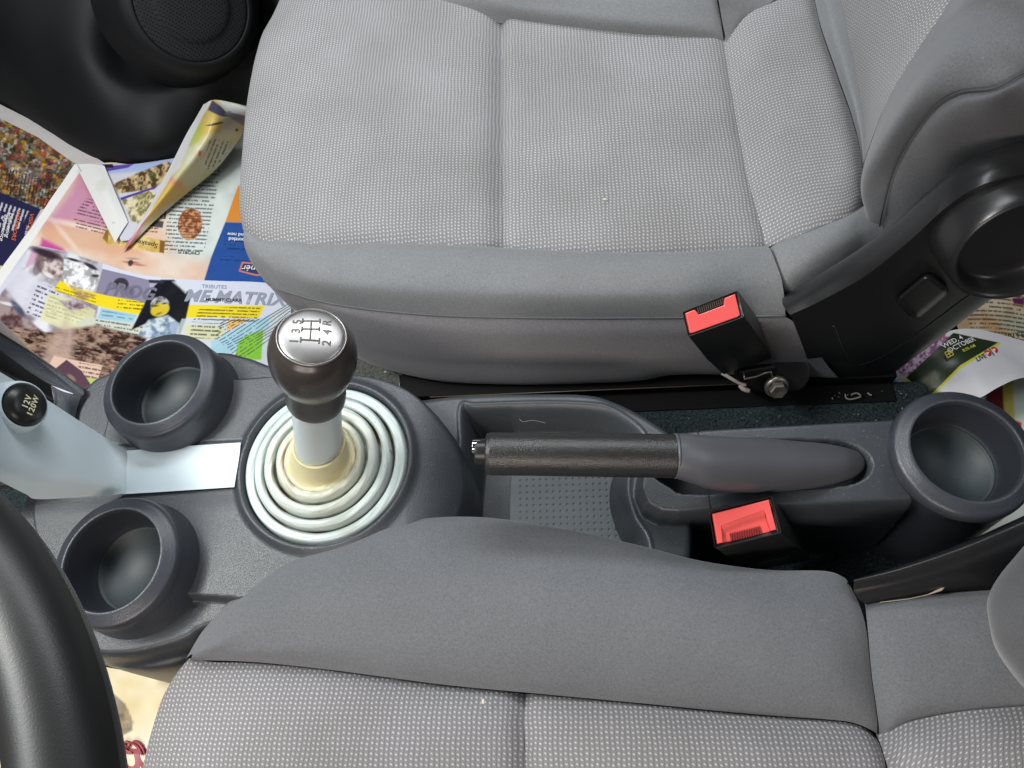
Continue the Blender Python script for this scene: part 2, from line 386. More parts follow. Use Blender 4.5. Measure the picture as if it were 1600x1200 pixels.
def paper_mat(name, rough=0.36):
    m, N, L, b = newmat(name); setp(b, Roughness=rough, Specular_IOR_Level=0.4)
    a = N.new('ShaderNodeAttribute'); a.attribute_name = 'print'; gm = N.new('ShaderNodeGamma'); gm.inputs[1].default_value = 1.22; L.new(a.outputs['Color'], gm.inputs[0]); L.new(gm.outputs[0], b.inputs['Base Color'])
    tc = N.new('ShaderNodeTexCoord'); n = N.new('ShaderNodeTexNoise'); n.inputs['Scale'].default_value = 16; n.inputs['Detail'].default_value = 2; L.new(tc.outputs['Object'], n.inputs['Vector'])
    bp = N.new('ShaderNodeBump'); bp.inputs['Strength'].default_value = 0.5; bp.inputs['Distance'].default_value = 0.004; L.new(n.outputs['Fac'], bp.inputs['Height']); L.new(bp.outputs['Normal'], b.inputs['Normal'])
    return m
def flat(name, col, rough=0.5, metal=0.0, spec=0.5):
    m, N, L, b = newmat(name); setp(b, Base_Color=col, Roughness=rough, Metallic=metal, Specular_IOR_Level=spec)
    tc = N.new('ShaderNodeTexCoord'); n = N.new('ShaderNodeTexNoise'); n.inputs['Scale'].default_value = 60; n.inputs['Detail'].default_value = 3; L.new(tc.outputs['Object'], n.inputs['Vector'])
    r = N.new('ShaderNodeMapRange'); r.inputs['To Min'].default_value = max(rough - 0.08, 0.03); r.inputs['To Max'].default_value = rough + 0.1
    L.new(n.outputs['Fac'], r.inputs['Value']); L.new(r.outputs[0], b.inputs['Roughness'])
    return m

M_CONS = plastic('console_plastic', (0.040, 0.045, 0.053), 0.31, 0.9, 1350, dust=0.25)
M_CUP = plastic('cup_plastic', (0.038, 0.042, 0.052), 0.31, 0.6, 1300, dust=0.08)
M_CUPIN = plastic('cup_plastic_shaded', (0.022, 0.025, 0.033), 0.5, 0.15, 1300)  # cup plastic darkened for the bore, its shade put into the colour
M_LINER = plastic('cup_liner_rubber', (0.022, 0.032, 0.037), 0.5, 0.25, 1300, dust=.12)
M_BLACK = plastic('black_plastic', (0.013, 0.013, 0.014), 0.33, 0.15, 1200)
M_DOOR = plastic('door_plastic', (0.0050, 0.0060, 0.0075), 0.6, 0.2, 900, spec=0.3)
M_COVER = plastic('recliner_plastic', (0.013, 0.013, 0.014), 0.30, 0.12, 1300, dust=0.05)
M_SHROUD = plastic('lever_plastic', (0.080, 0.082, 0.094), 0.36, 0.25, 1500)
M_GRIP = plastic('grip_plastic', (0.016, 0.015, 0.015), 0.28, 1.1, 1100, spec=.7)
M_WHEEL = plastic('wheel_plastic', (0.014, 0.014, 0.014), 0.42, 0.12, 1500)
M_TRIM = plastic('trim_silver', (0.60, 0.69, 0.74), 0.50, 0.0, 900, spec=0.18, var=0.03, dust=0.06)
M_KNOB = plastic('knob_plastic', (0.040, 0.034, 0.031), 0.25, 0.02, 900)
M_COLLAR = plastic('collar_plastic', (0.045, 0.042, 0.042), 0.35, 0.2, 1500)
M_SHAFT = plastic('shaft_silver', (0.46, 0.52, 0.54), 0.30, 0.0, 900, var=0.04)
M_CAP = flat('cap_metal', (0.36, 0.35, 0.35), 0.34, 0.9)
M_ETCH = flat('etched_mark', (0.10, 0.095, 0.085), 0.4, 0.6)
M_RING = flat('ring_metal', (0.28, 0.27, 0.26), 0.30, 0.8)
M_CHROME = flat('chrome', (0.75, 0.75, 0.77), 0.12, 1.0)
M_STEEL = flat('zinc_steel', (0.42, 0.38, 0.33), 0.38, 0.9)
M_RED = flat('red_button', (0.74, 0.105, 0.10), 0.24)
M_DARK = flat('dark_gap', (0.010, 0.011, 0.013), 0.7)
M_TRAY = plastic('tray_plastic', (0.042, 0.048, 0.056), 0.36, 0.6, 1000, dust=0.25)
M_TEAL = plastic('tray_pocket', (0.030, 0.060, 0.072), 0.45, 0.3, 1200)
M_MAT = plastic('tray_mat_rubber', (0.075, 0.088, 0.094), 0.5, 0.3, 1200, dust=0.1)
M_INS = weave('seat_insert_weave')
M_INS2 = weave('seat_insert_weave_near', dark=(0.11, 0.11, 0.115), light=(0.56, 0.555, 0.55), mid=(0.205, 0.20, 0.21))
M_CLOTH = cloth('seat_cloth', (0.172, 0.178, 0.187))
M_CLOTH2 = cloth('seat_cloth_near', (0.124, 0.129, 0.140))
M_CLOTH4 = cloth('seat_cloth_far_shaded', (0.112, 0.116, 0.126))  # same seat cloth, backrest shade put into a darker colour
M_CLOTH3 = cloth('seat_cloth_shaded', (0.084, 0.086, 0.094))  # darkest copy of the seat cloth, shade put into the colour
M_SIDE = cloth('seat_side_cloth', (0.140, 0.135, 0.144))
M_THREAD = flat('seam_thread', (0.05, 0.05, 0.055), 0.9)
M_PIPE = cloth('piping_cloth', (0.24, 0.24, 0.25))
M_PAPER = paper_mat('printed_paper')
M_INKG = flat('ink_grey', (0.27, 0.30, 0.37), 0.35); M_INKP = flat('ink_mauve', (0.16, 0.15, 0.21), 0.35); M_INKK = flat('ink_black', (0.03, 0.03, 0.035), 0.35)
M_INKW = flat('ink_white', (0.85, 0.85, 0.82), 0.35); M_INKR = flat('ink_maroon', (0.30, 0.03, 0.05), 0.35)
M_INKO = flat('ink_orange', (0.75, 0.16, 0.04), 0.35); M_INKL = flat('ink_cream', (0.85, 0.80, 0.55), 0.4)
M_INKRED = flat('ink_red', (0.70, 0.03, 0.05), 0.35); M_INKY = flat('ink_yellow', (0.75, 0.65, 0.08), 0.35)

def carpet_mat(name, c1, c2, sc=420):
    m, N, L, b = newmat(name); setp(b, Roughness=0.95, Specular_IOR_Level=0.1)
    tc = N.new('ShaderNodeTexCoord'); n = N.new('ShaderNodeTexNoise'); n.inputs['Scale'].default_value = sc; n.inputs['Detail'].default_value = 4; n.inputs['Roughness'].default_value = 0.75
    L.new(tc.outputs['Object'], n.inputs['Vector'])
    r = N.new('ShaderNodeValToRGB'); r.color_ramp.elements[0].position = 0.35; r.color_ramp.elements[0].color = c1 + (1,)
    r.color_ramp.elements[1].position = 0.72; r.color_ramp.elements[1].color = c2 + (1,); L.new(n.outputs['Fac'], r.inputs['Fac']); L.new(r.outputs['Color'], b.inputs['Base Color'])
    bp = N.new('ShaderNodeBump'); bp.inputs['Strength'].default_value = 1.0; bp.inputs['Distance'].default_value = 0.002; L.new(n.outputs['Fac'], bp.inputs['Height']); L.new(bp.outputs['Normal'], b.inputs['Normal'])
    return m
M_CARPET = carpet_mat('dark_carpet', (0.006, 0.010, 0.012), (0.055, 0.075, 0.078))
M_FELT = carpet_mat('grey_felt', (0.06, 0.066, 0.062), (0.22, 0.225, 0.20), 260)

# ================================================================== SETTING: floor with tunnel
FZ = -0.31
def floor_z(X, Y):
    c = 0.20; hw = 0.13
    t = smooth01((hw + 0.045 - np.abs(Y - c)) / 0.05)
    tx = smooth01((X + 0.10) / 0.12) * smooth01((0.37 - X) / 0.04)
    z = FZ + t * (0.175 * tx + 0.0)
    return z + 0.0015 * (vn(X, Y, 0.03) - 0.5)
fl = struct(hf('floor', -1.3, 0.9, -0.9, 1.35, 0.006, floor_z, M_CARPET))

# ================================================================== PASSENGER SEAT
ps = thing('passenger_seat', 'grey cloth front seat at the top of the photo with light dotted insert panels', 'car seat', (0.0, 0.5, -0.15))
def und(px, py, z=-0.16, k=1): return P(px, py, z)
# silhouette rolls over at the front edge: every row starts underneath
def frow(xe, ye, rest, z0=-0.030):
    e = P(xe, ye, z0)
    return [e + np.array([0.045, 0, -0.12]), e + np.array([0.012, 0, -0.055]), e + np.array([0.0, 0, -0.012]), e + np.array([0.005, 0, 0.010])] + rest
A = [frow(500, -150, [(560, -120, .0), (650, -95, 0.0), (783, -70, .0)]),
     frow(437, 10, [(475, 8, -.004), (560, 0, 0.0), (690, 5, 0.0), (783, 12, .0)]),
     frow(408, 70, [(440, 70, -.006), (540, 68, 0.003), (690, 70, 0.004), (783, 78, .0)]),
     frow(388, 160, [(425, 160, -.006), (540, 160, 0.005), (690, 160, 0.005), (783, 165, .0)]),
     frow(379, 250, [(410, 250, -.006), (540, 250, 0.004), (690, 250, 0.004), (783, 250, .0)]),
     frow(375, 320, [(410, 320, -.008), (540, 330, 0.0), (690, 330, 0.0), (783, 330, -.001)]),
     frow(380, 368, [(410, 372, -.014), (450, 373, -0.009), (500, 378, -0.007), (600, 376, -0.006), (700, 379, -0.005), (783, 384, -.005)])]
def dA(V, l, r, t, b): return seam(r, 0.011, 0.013) + seam(b, 0.005, 0.007)
loft('cushion_insert', A, 220, 160, M_INS, ps, dA, 'xy')
B = [[(783, -70, 0), (960, -50, 0), (1120, -40, 0)],
     [(783, 30, 0), (860, 42, .001), (960, 55, 0.001), (1050, 61, 0), (1133, 65, -.002)],
     [(783, 120, .0), (900, 125, .004), (1050, 130, 0.004), (1143, 132, -.002)],
     [(783, 210, .0), (900, 212, .004), (1050, 215, 0.004), (1157, 215, -.002)],
     [(783, 300, .0), (900, 302, .002), (1050, 302, 0.002), (1176, 300, -.002)],
     [(783, 384, -.005), (900, 389, -.005), (1000, 391, -.005), (1100, 388, -.005), (1200, 381, -.006)]]
def dB(V, l, r, t, b): return seam(l, 0.011, 0.005) + seam(r, 0.004, 0.006) + seam(b, 0.005, 0.007)
loft('cushion_insert', B, 150, 150, M_INS, ps, dB, 'xy')
Cc = [[(1116, -40, -.003), (1126, 30, -.004), (1130, 65, -.005), (1140, 132, -.005), (1154, 215, -.005), (1173, 300, -.005), (1198, 383, -.009)],
      [(1180, -60, .0), (1175, 20, .006), (1190, 80, 0.008), (1212, 160, .008), (1238, 260, .008), (1264, 358, .0)],
      [(1240, -70, .0), (1252, 20, .004), (1276, 100, 0.005), (1302, 180, .005), (1318, 260, .004), (1326, 333, .0)],
      [(1264, -80, -.006), (1279, 19, -.007), (1309, 112, -.008), (1335, 187, -.008), (1347, 240, -.008), (1354, 316, -.010)]]
def dC(V, l, r, t, b): return seam(t, 0.002, 0.004) + seam(b, 0.004, 0.010) + seam(r, .003, .005)
loft('cushion_insert', Cc, 160, 90, M_INS, ps, dC)
# far bolster
G = [[(380, -260, .03), (700, -240, .05), (900, -220, .05), (1100, -220, .05), (1150, -220, .05)],
     [(470, -120, .0), (650, -100, .035), (800, -60, .035), (1000, -50, .035), (1120, -55, .035)],
     [(430, -30, -.01), (640, -45, .012), (783, 0, 0.016), (960, 22, .018), (1060, 28, .016), (1128, 32, .01)],
     [(430, -30, -.02), (620, -15, .0), (783, 30, -.003), (900, 48, -.003), (1000, 58, -.003), (1133, 65, -.003)]]
loft('cushion_bolster', G, 120, 60, M_CLOTH, ps, lambda V, l, r, t, b: seam(b, .005, .005) + seam(r, .004, .004))
G2 = [[(1121, -80, .03), (1121, -20, .03), (1126, 20, .015), (1135, 65, -.004)],
      [(1160, -80, .03), (1165, -20, .02), (1155, 20, .01), (1136, 65, -.004)],
      [(1260, -60, .02), (1215, -5, .008), (1165, 30, .003), (1137, 66, -.004)]]
loft('cushion_bolster', G2, 50, 30, M_CLOTH, ps)
# near bolster: insert seam -> piping
D = [frow(380, 368, [(410, 372, -.016), (450, 373, -.011), (500, 378, -.009), (600, 376, -.008), (700, 379, -.007), (783, 384, -.007), (900, 389, -.007), (1000, 391, -.007), (1100, 388, -.007), (1200, 381, -.008)]),
     frow(384, 392, [(420, 392, -.016), (480, 400, -.006), (600, 402, -.002), (783, 410, -.000), (900, 415, 0.0), (1050, 412, 0.0), (1209, 402, -.004)], -.034),
     frow(396, 415, [(440, 425, -.022), (500, 440, -.012), (620, 448, -.008), (783, 455, -.006), (900, 458, -.006), (1050, 455, -.006), (1222, 440, -.010)], -.040),
     [P(412, 437, -.052) + np.array([.045, 0, -.12]), P(412, 437, -.052) + np.array([.012, 0, -.05]), P(412, 437, -.052) + np.array([0, 0, -.003]), P(430, 447, -.047), (450, 456, -.042), (520, 474, -.036), (620, 487, -.033), (740, 494, -.031), (900, 496, -.030), (1080, 495, -.030), (1228, 492, -.030)]]
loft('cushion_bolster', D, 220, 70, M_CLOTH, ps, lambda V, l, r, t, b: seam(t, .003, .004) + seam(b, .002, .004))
pip = [P(412, 437, -.052)] + D[3][3:]
pw = resample(pip, 160)
tube('piping', list(pw + np.array([0, -0.0003, -0.0006])), 0.0008, M_CLOTH2, ps, 8)
# side wall
Ew = [list(resample(pip, 12) + np.array([0, 0, -0.002])),
      [P(415, 440, -.065), (465, 470, -.056), (530, 492, -.045), (640, 515, -.045), (760, 524, -.045), (900, 527, -.045), (1080, 525, -.045), (1262, 520, -.045)],
      [P(440, 455, -.10), (490, 500, -.080), (560, 540, -.080), (660, 562, -.080), (780, 568, -.080), (900, 570, -.080), (1080, 564, -.078), (1285, 560, -.078)],
      [P(470, 470, -.14), (515, 520, -.135), (560, 556, -.128), (620, 580, -.119), (700, 596, -.119), (800, 600, -.119), (900, 599, -.119), (1000, 594, -.119), (1080, 584, -.116), (1310, 590, -.116)],
      [P(520, 440, -.16), (560, 470, -.16), (620, 510, -.16), (720, 540, -.16), (900, 545, -.16), (1080, 540, -.16), (1290, 560, -.14)]]
Ew = [[tow([row[0]])[0] + np.array([-.004, .06, 0]), tow([row[0]])[0] + np.array([-.001, .02, 0])] + list(row) for row in Ew]
loft('cushion_side_panel', Ew, 200, 70, M_SIDE, ps)
loft('cushion_side_panel', [[P(381, 384, -.036), P(389, 402, -.040), P(400, 418, -.046), P(414, 436, -.050), P(450, 455, -.046), P(520, 473, -.040)], [P(404, 405, -.075), P(420, 438, -.085), P(437, 464, -.075), P(464, 484, -.068), P(530, 497, -.060)], [P(470, 452, -.135), P(482, 482, -.13), P(502, 508, -.12), P(560, 545, -.105)]], 40, 30, M_SIDE, ps)
rim = [(600, 572, -.131), (640, 588, -.131), (690, 600, -.131), (750, 603, -.131), (900, 602, -.131), (1010, 597, -.131)]
tube('cushion_edge_strip', list(resample(rim, 60)), 0.0022, plastic('strip_grey', (0.13, 0.12, 0.125), .5, .1), ps, 8)
# rear part of near bolster
Fp = [[(1200, 381, -.009), (1264, 357.5, -.001), (1326, 332, -.001), (1356, 315, -.012)],
      [(1212, 410, -.006), (1268, 387, .001), (1332, 356, -.001), (1368, 337, -.013)],
      [(1226, 440, -.012), (1275, 418, -.008), (1342, 380, -.010), (1386, 352, -.02)],
      [(1230, 495, -.05), (1290, 470, -.04), (1350, 430, -.04), (1420, 380, -.04)]]
loft('cushion_bolster', Fp, 60, 50, M_CLOTH, ps, lambda V, l, r, t, b: seam(l, .006, .004) + seam(t, .003, .004))
# backrest
Hh = [[(1300, -90, .012), (1319, 22, .006), (1334, 94, .002), (1350, 187, -.004), (1351, 240, -.009), (1355, 316, -.012)],
      [(1350, -90, .07), (1352, 10, .052), (1352, 84, .034), (1354, 162, .015), (1353, 240, 0.0), (1356, 317, -.012)],
      [(1420, -90, .14), (1405, 0, .11), (1392, 80, .085), (1372, 160, .055), (1355, 240, .018), (1353, 316, -.016)],
      [(1530, -90, .20), (1485, 0, .16), (1432, 80, .13), (1390, 150, .095), (1360, 225, .05), (1348, 270, .015), (1350, 318, -.015)]]
loft('backrest_insert', Hh, 150, 90, M_INS, ps, lambda V, l, r, t, b: seam(b, .004, .005), 'back')
loft('backrest_tuck', [[(1262, -80, -.009), (1277, 19, -.010), (1307, 112, -.011), (1333, 187, -.011), (1345, 240, -.012), (1354, 318, -.013)],
      [(1284, -85, -.006), (1299, 20, -.010), (1321, 103, -.012), (1342, 187, -.013), (1349, 240, -.014), (1355, 318, -.015)],
      [(1303, -90, .012), (1322, 22, .006), (1337, 94, .002), (1353, 187, -.004), (1354, 240, -.009), (1358, 316, -.013)]], 90, 16, M_CLOTH, ps)
I1 = [[(1530, -90, .20), (1485, 0, .16), (1432, 80, .13), (1390, 150, .095), (1360, 225, .05), (1348, 270, .015), (1350, 318, -.015)],
      [(1580, -90, .27), (1520, 10, .20), (1450, 95, .165), (1400, 165, .125), (1358, 245, .075), (1345, 290, .035), (1352, 332, .0)],
      [(1650, -70, .30), (1600, 20, .235), (1500, 80, .20), (1430, 150, .16), (1378, 235, .10), (1352, 300, .045), (1358, 345, .005)],
      [(1900, 60, .30), (1760, 75, .27), (1640, 95, .235), (1600, 113, .215), (1555, 136, .20), (1500, 143, .18), (1460, 168, .155), (1420, 220, .115), (1395, 272, .075), (1380, 330, .035), (1376, 352, .01)]]
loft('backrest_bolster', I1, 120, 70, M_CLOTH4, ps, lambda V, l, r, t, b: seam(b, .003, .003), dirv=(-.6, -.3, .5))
J = [I1[3],
     [(1900, 110, .28), (1760, 125, .24), (1640, 140, .215), (1600, 150, .20), (1550, 170, .185), (1500, 185, .165), (1465, 210, .14), (1430, 255, .10), (1405, 300, .065), (1390, 340, .03), (1380, 358, .005)],
     [(1900, 230, .16), (1760, 250, .12), (1640, 250, .11), (1600, 262, .10), (1550, 275, .09), (1500, 300, .08), (1470, 330, .06), (1440, 360, .04), (1420, 380, .02), (1400, 395, .0), (1390, 400, -.01)]]
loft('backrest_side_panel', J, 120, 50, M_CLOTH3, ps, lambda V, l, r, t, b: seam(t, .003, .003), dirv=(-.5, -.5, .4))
tube('piping', list(resample(J[0], 120) + np.array([-.001, -.001, .0002])), 0.0007, M_THREAD, ps, 6)
# unseen box added to keep light out of the hollow cushion
cx0, cx1, cy0, cy1 = -0.20, 0.30, 0.46, 0.98
hexa('seat_base', [np.array(v, float) for v in ((cx0, cy0, -.045), (cx1, cy0, -.045), (cx1, cy1, -.045), (cx0, cy1, -.045), (cx0 + .03, cy0, -.25), (cx1, cy0, -.25), (cx1, cy1, -.25), (cx0 + .03, cy1, -.25))], M_DARK, ps, 0.004)

# recliner cover of the passenger seat: stands upright, faces the console
rcT = [(1222, 466), (1258, 442), (1330, 399), (1395, 352), (1440, 309), (1490, 267), (1540, 240), (1600, 222), (1690, 205), (1850, 190)]
rcA = [(1224, 478), (1264, 458), (1338, 418), (1405, 368), (1458, 320), (1508, 284), (1555, 262), (1600, 252), (1690, 240), (1850, 228)]
rcB = [(1236, 494), (1282, 474), (1350, 438), (1420, 384), (1478, 332), (1525, 300), (1565, 286), (1600, 278), (1690, 268), (1850, 258)]
rcC = [(1250, 530), (1310, 525), (1370, 505), (1440, 465), (1500, 420), (1550, 385), (1580, 370), (1600, 360), (1690, 330), (1850, 315)]
rcD = [(1266, 570), (1310, 578), (1350, 575), (1400, 548), (1460, 500), (1510, 462), (1560, 437), (1600, 428), (1690, 400), (1850, 380)]
rcE = [(1281, 590), (1330, 594), (1380, 589), (1440, 548), (1500, 502), (1550, 465), (1600, 436), (1640, 420), (1690, 410), (1850, 395)]
def yc(c, y): return [PY(a, b, y) for a, b in c]
cv = [yc(rcT, .372), yc(rcT, .358), yc(rcA, .342), yc(rcB, .330), yc(rcB, .3285), yc(rcC, .328), yc(rcD, .328), yc(rcE, .330), yc(rcE, .345)]
loft('recliner_cover', cv, 140, 120, M_COVER, ps)
rc = ps.children[-1]
# raised inner outline on the cover
tube('cover_rib', [PY(a, b, .3285) for a, b in ((1302, 508), (1310, 530), (1320, 555), (1328, 566), (1345, 569), (1375, 558), (1420, 530), (1470, 493), (1512, 462), (1535, 452), (1600, 437), (1680, 418))], 0.0013, M_COVER, rc, 8, spl=120)
tube('cover_rib', [PY(a, b, .3288) for a, b in ((1350, 478), (1365, 468), (1384, 450))], 0.0007, M_COVER, rc, 8, spl=20)
# reclining knob and lever
kc = np.array([.292, .326, .110])
dl = lathe('recline_knob', fine([(.0460, -.01), (.0455, .004), (.0450, .010), (.0440, .020), (.0425, .0265), (.0405, .0285), (.0385, .0275), (.0370, .023), (.0340, .012), (.02, .010), (0, .0095)], 6), kc, (0, -1, .28), M_COVER, ps, 128)
hexa('recline_lever', [PY(1398, 468, .321), PY(1452, 425, .321), PY(1486, 452, .321), PY(1428, 500, .321), PY(1396, 470, .330), PY(1450, 422, .330), PY(1490, 455, .330), PY(1430, 504, .330)], M_COVER, ps, 0.006, 4)

# ================================================================== DRIVER SEAT
ds = thing('driver_seat', 'grey cloth front seat at the bottom of the photo, smooth bolster nearest the gear lever', 'car seat', (0.0, -0.05, -0.15))
# bolster: silhouette (top) -> insert seam
dzr = 0.0
sil = [(290, 1030, -.02), (318, 985, -.012), (370, 930, -.006), (430, 882, -.004), (520, 845, -.002), (620, 822, .0), (700, 813, 0.0), (780, 816, 0.0), (880, 831, -.002), (1000, 857, -.004), (1100, 881, -.008), (1200, 894, -.012), (1290, 896, -.016), (1325, 905, -.02)]
sw = tow(sil)
inn = [(292, 1031, -.014), (330, 1031, -.010), (400, 1034, -.006), (500, 1044, -.004), (600, 1057, -.002), (700, 1070, -.002), (850, 1084, -.004), (1000, 1098, -.006), (1100, 1108, -.008), (1200, 1117, -.010), (1300, 1124, -.012), (1340, 1130, -.014), (1376, 1146, -.020)]
mid = [(300, 1022, -.008), (340, 1000, .004), (400, 960, .010), (500, 925, .016), (620, 905, .019), (750, 905, .020), (880, 918, .018), (1000, 935, .014), (1120, 948, .010), (1230, 955, .004), (1300, 958, -.001), (1352, 965, -.008)]
mid2 = [(297, 1029, -.010), (340, 1020, -.002), (420, 1010, .006), (520, 1002, .011), (640, 1000, .014), (760, 1004, .014), (880, 1012, .012), (1000, 1024, .009), (1120, 1034, .006), (1230, 1042, .003), (1310, 1046, .0), (1364, 1056, -.012)]
low = [w + np.array([0.018 if i < 4 else 0.006 * 0, -0.012, -0.05]) for i, w in enumerate(sw)]
low2 = [w + np.array([0.03 if i < 4 else 0, -0.03, -0.16]) for i, w in enumerate(sw)]
edge0 = [w + np.array([0, 0.002 * 0, -0.014]) for w in sw]
loft('cushion_bolster', [low2, low, edge0, sil, mid, mid2, inn], 260, 130, M_CLOTH2, ds, lambda V, l, r, t, b: seam(b, .004, .005) + seam(r, .003, .004))
def drow(xe, ye, rest, z0=-0.028):
    e = P(xe, ye, z0)
    return [e + np.array([0.05, 0, -0.14]), e + np.array([0.012, 0, -0.06]), e + np.array([0.0, 0, -0.012]), e + np.array([0.004, 0, 0.010])] + rest
DI = [drow(292, 1030, [(330, 1033, -.012), (400, 1035, -.009), (500, 1045, -.007), (600, 1058, -.006), (700, 1071, -.006), (818, 1082, -.007)], -.022),
      drow(262, 1085, [(310, 1090, -.008), (420, 1100, -.001), (560, 1110, .001), (700, 1120, .0), (818, 1130, -.004)]),
      drow(243, 1140, [(290, 1145, -.006), (420, 1150, .002), (560, 1160, .004), (700, 1170, .003), (818, 1175, -.002)]),
      drow(226, 1210, [(280, 1215, -.005), (420, 1215, .003), (560, 1220, .005), (700, 1225, .004), (820, 1230, -.002)]),
      drow(195, 1360, [(250, 1370, -.005), (420, 1370, .003), (560, 1370, .005), (700, 1370, .004), (822, 1370, -.002)])]
loft('cushion_insert', DI, 240, 130, M_INS2, ds, lambda V, l, r, t, b: seam(t, .006, .007) + seam(r, .010, .008), 'xy')
DJ = [[(818, 1082, -.008), (850, 1085, -.007), (1000, 1099, -.008), (1100, 1109, -.010), (1200, 1118, -.012), (1300, 1125, -.014), (1340, 1131, -.016), (1376, 1146, -.022)],
      [(818, 1130, -.004), (950, 1140, .0), (1100, 1148, .0), (1250, 1158, -.004), (1384, 1172, -.014)],
      [(819, 1180, -.002), (950, 1188, .003), (1100, 1194, .003), (1250, 1200, .0), (1392, 1210, -.012)],
      [(822, 1370, -.002), (950, 1370, .003), (1100, 1370, .003), (1250, 1370, .0), (1410, 1370, -.012)]]
loft('cushion_insert', DJ, 180, 110, M_INS2, ds, lambda V, l, r, t, b: seam(t, .006, .007) + seam(l, .010, .005) + seam(r, .008, .006), 'xy')
DK = [[(1376, 1146, -.022), (1392, 1143, -.016), (1425, 1127, -.010), (1500, 1112, -.006), (1600, 1103, -.004), (1720, 1095, -.002), (2000, 1075, -.002)],
      [(1386, 1180, -.014), (1410, 1178, -.004), (1450, 1170, .002), (1510, 1165, .004), (1600, 1160, .006), (1720, 1155, .006), (2000, 1140, .006)],
      [(1394, 1215, -.012), (1420, 1215, -.002), (1460, 1215, .004), (1520, 1215, .006), (1600, 1215, .008), (1720, 1215, .008), (2000, 1210, .008)],
      [(1412, 1370, -.012), (1450, 1370, .0), (1480, 1370, .004), (1540, 1370, .006), (1600, 1370, .008), (1720, 1370, .008), (2000, 1370, .008)]]
loft('cushion_insert', DK, 110, 80, M_INS2, ds, lambda V, l, r, t, b: seam(t, .004, .005) + seam(l, .006, .005))
DL = [[(1340, 925, -.06), (1400, 915, -.06), (1500, 905, -.06), (1600, 905, -.06), (1720, 905, -.06), (2000, 900, -.06)],
      [(1352, 940, -.022), (1400, 938, -.014), (1470, 934, -.010), (1560, 930, -.010), (1720, 925, -.01), (2000, 915, -.01)],
      [(1357, 975, -.010), (1410, 972, -.004), (1480, 970, -.0), (1580, 968, .0), (1720, 960, .0), (2000, 950, .0)],
      [(1364, 1050, -.012), (1410, 1045, -.003), (1480, 1040, .001), (1580, 1035, .001), (1720, 1030, .0), (2000, 1015, .0)],
      [(1372, 1110, -.016), (1410, 1100, -.006), (1480, 1085, -.002), (1580, 1075, -.002), (1720, 1065, -.0), (2000, 1045, .0)],
      [(1377, 1147, -.024), (1392, 1144, -.018), (1425, 1128, -.012), (1500, 1113, -.008), (1600, 1104, -.006), (1720, 1096, -.004), (2000, 1076, -.004)]]
loft('cushion_bolster', DL, 110, 120, M_CLOTH2, ds, lambda V, l, r, t, b: seam(l, .0025, .003) + seam(b, .003, .003))
# backrest bolster, bulges towards the camera on the right
BB = [[P(2100, 700, -.02), P(1800, 740, -.02), P(1640, 820, -.02), P(1592, 868, -.02), P(1556, 920, -.02), P(1552, 965, -.02), P(1572, 1030, -.02), P(1640, 1110, -.02), P(1800, 1200, -.02), P(2100, 1240, -.02)],
      [P(2100, 710, .03), P(1800, 755, .03), P(1640, 825, .03), P(1578, 880, .03), P(1545, 930, .03), P(1545, 972, .03), P(1565, 1030, .03), P(1640, 1105, .03), P(1800, 1195, .03), P(2100, 1235, .03)],
      [P(2120, 740, .10), P(1820, 790, .09), P(1660, 840, .07), P(1598, 890, .07), P(1566, 935, .07), P(1562, 975, .07), P(1584, 1020, .07), P(1660, 1080, .07), P(1820, 1160, .09), P(2120, 1200, .10)],
      [P(2200, 800, .20), P(1900, 850, .16), P(1760, 880, .12), P(1700, 910, .12), P(1660, 940, .12), P(1660, 975, .12), P(1690, 1010, .12), P(1760, 1040, .12), P(1900, 1090, .16), P(2200, 1130, .20)],
      [P(2300, 962, .24), P(2050, 960, .20), P(1900, 958, .15), P(1820, 957, .14), P(1780, 957, .135), P(1780, 957, .135), P(1820, 957, .14), P(1900, 958, .15), P(2050, 960, .20), P(2300, 962, .24)]]
loft('backrest_bolster', BB, 90, 60, M_CLOTH3, ds)
hexa('seat_base', [np.array(v, float) for v in ((-0.22, -.02, -.05), (.33, -.02, -.05), (.33, -.50, -.05), (-.22, -.50, -.05), (-.20, .03, -.25), (.33, .03, -.25), (.33, -.50, -.25), (-.20, -.50, -.25))], M_DARK, ds, 0.004)  # unseen box added inside the hollow seat to block light leaks
# recliner cover, driver side
q1 = [(1330, 906, -.005), (1400, 886, .0), (1500, 850, .006), (1600, 806, .015), (1700, 760, .03)]
q2 = [(1334, 922, -.004), (1410, 908, .003), (1500, 880, .010), (1600, 838, .02), (1700, 790, .035)]
q3 = [(1345, 940, -.012), (1420, 928, -.008), (1500, 908, -.002), (1600, 868, .01), (1700, 825, .02)]
q4 = [(1362, 946, -.030), (1440, 938, -.028), (1540, 930, -.026), (1620, 915, -.02), (1700, 890, -.01)]
q0 = [P(*c) + np.array([0.004, 0.0, -0.08]) for c in q1]
dcv = loft('recliner_cover', [q0, q1, q2, q3, q4], 90, 70, M_COVER, ds)
sc_pts = [(1375, 941, -.014), (1420, 936, -.012), (1450, 929, -.010), (1470, 921, -.008), (1478, 915, -.007)]
tube('worn_scuff', [P(a, b, z + .001) for a, b, z in sc_pts], np.array([.0002, .0004, .0003, .0011, .0003]), flat('scuff_beige', (0.42, 0.33, 0.25), .8), dcv, 6)

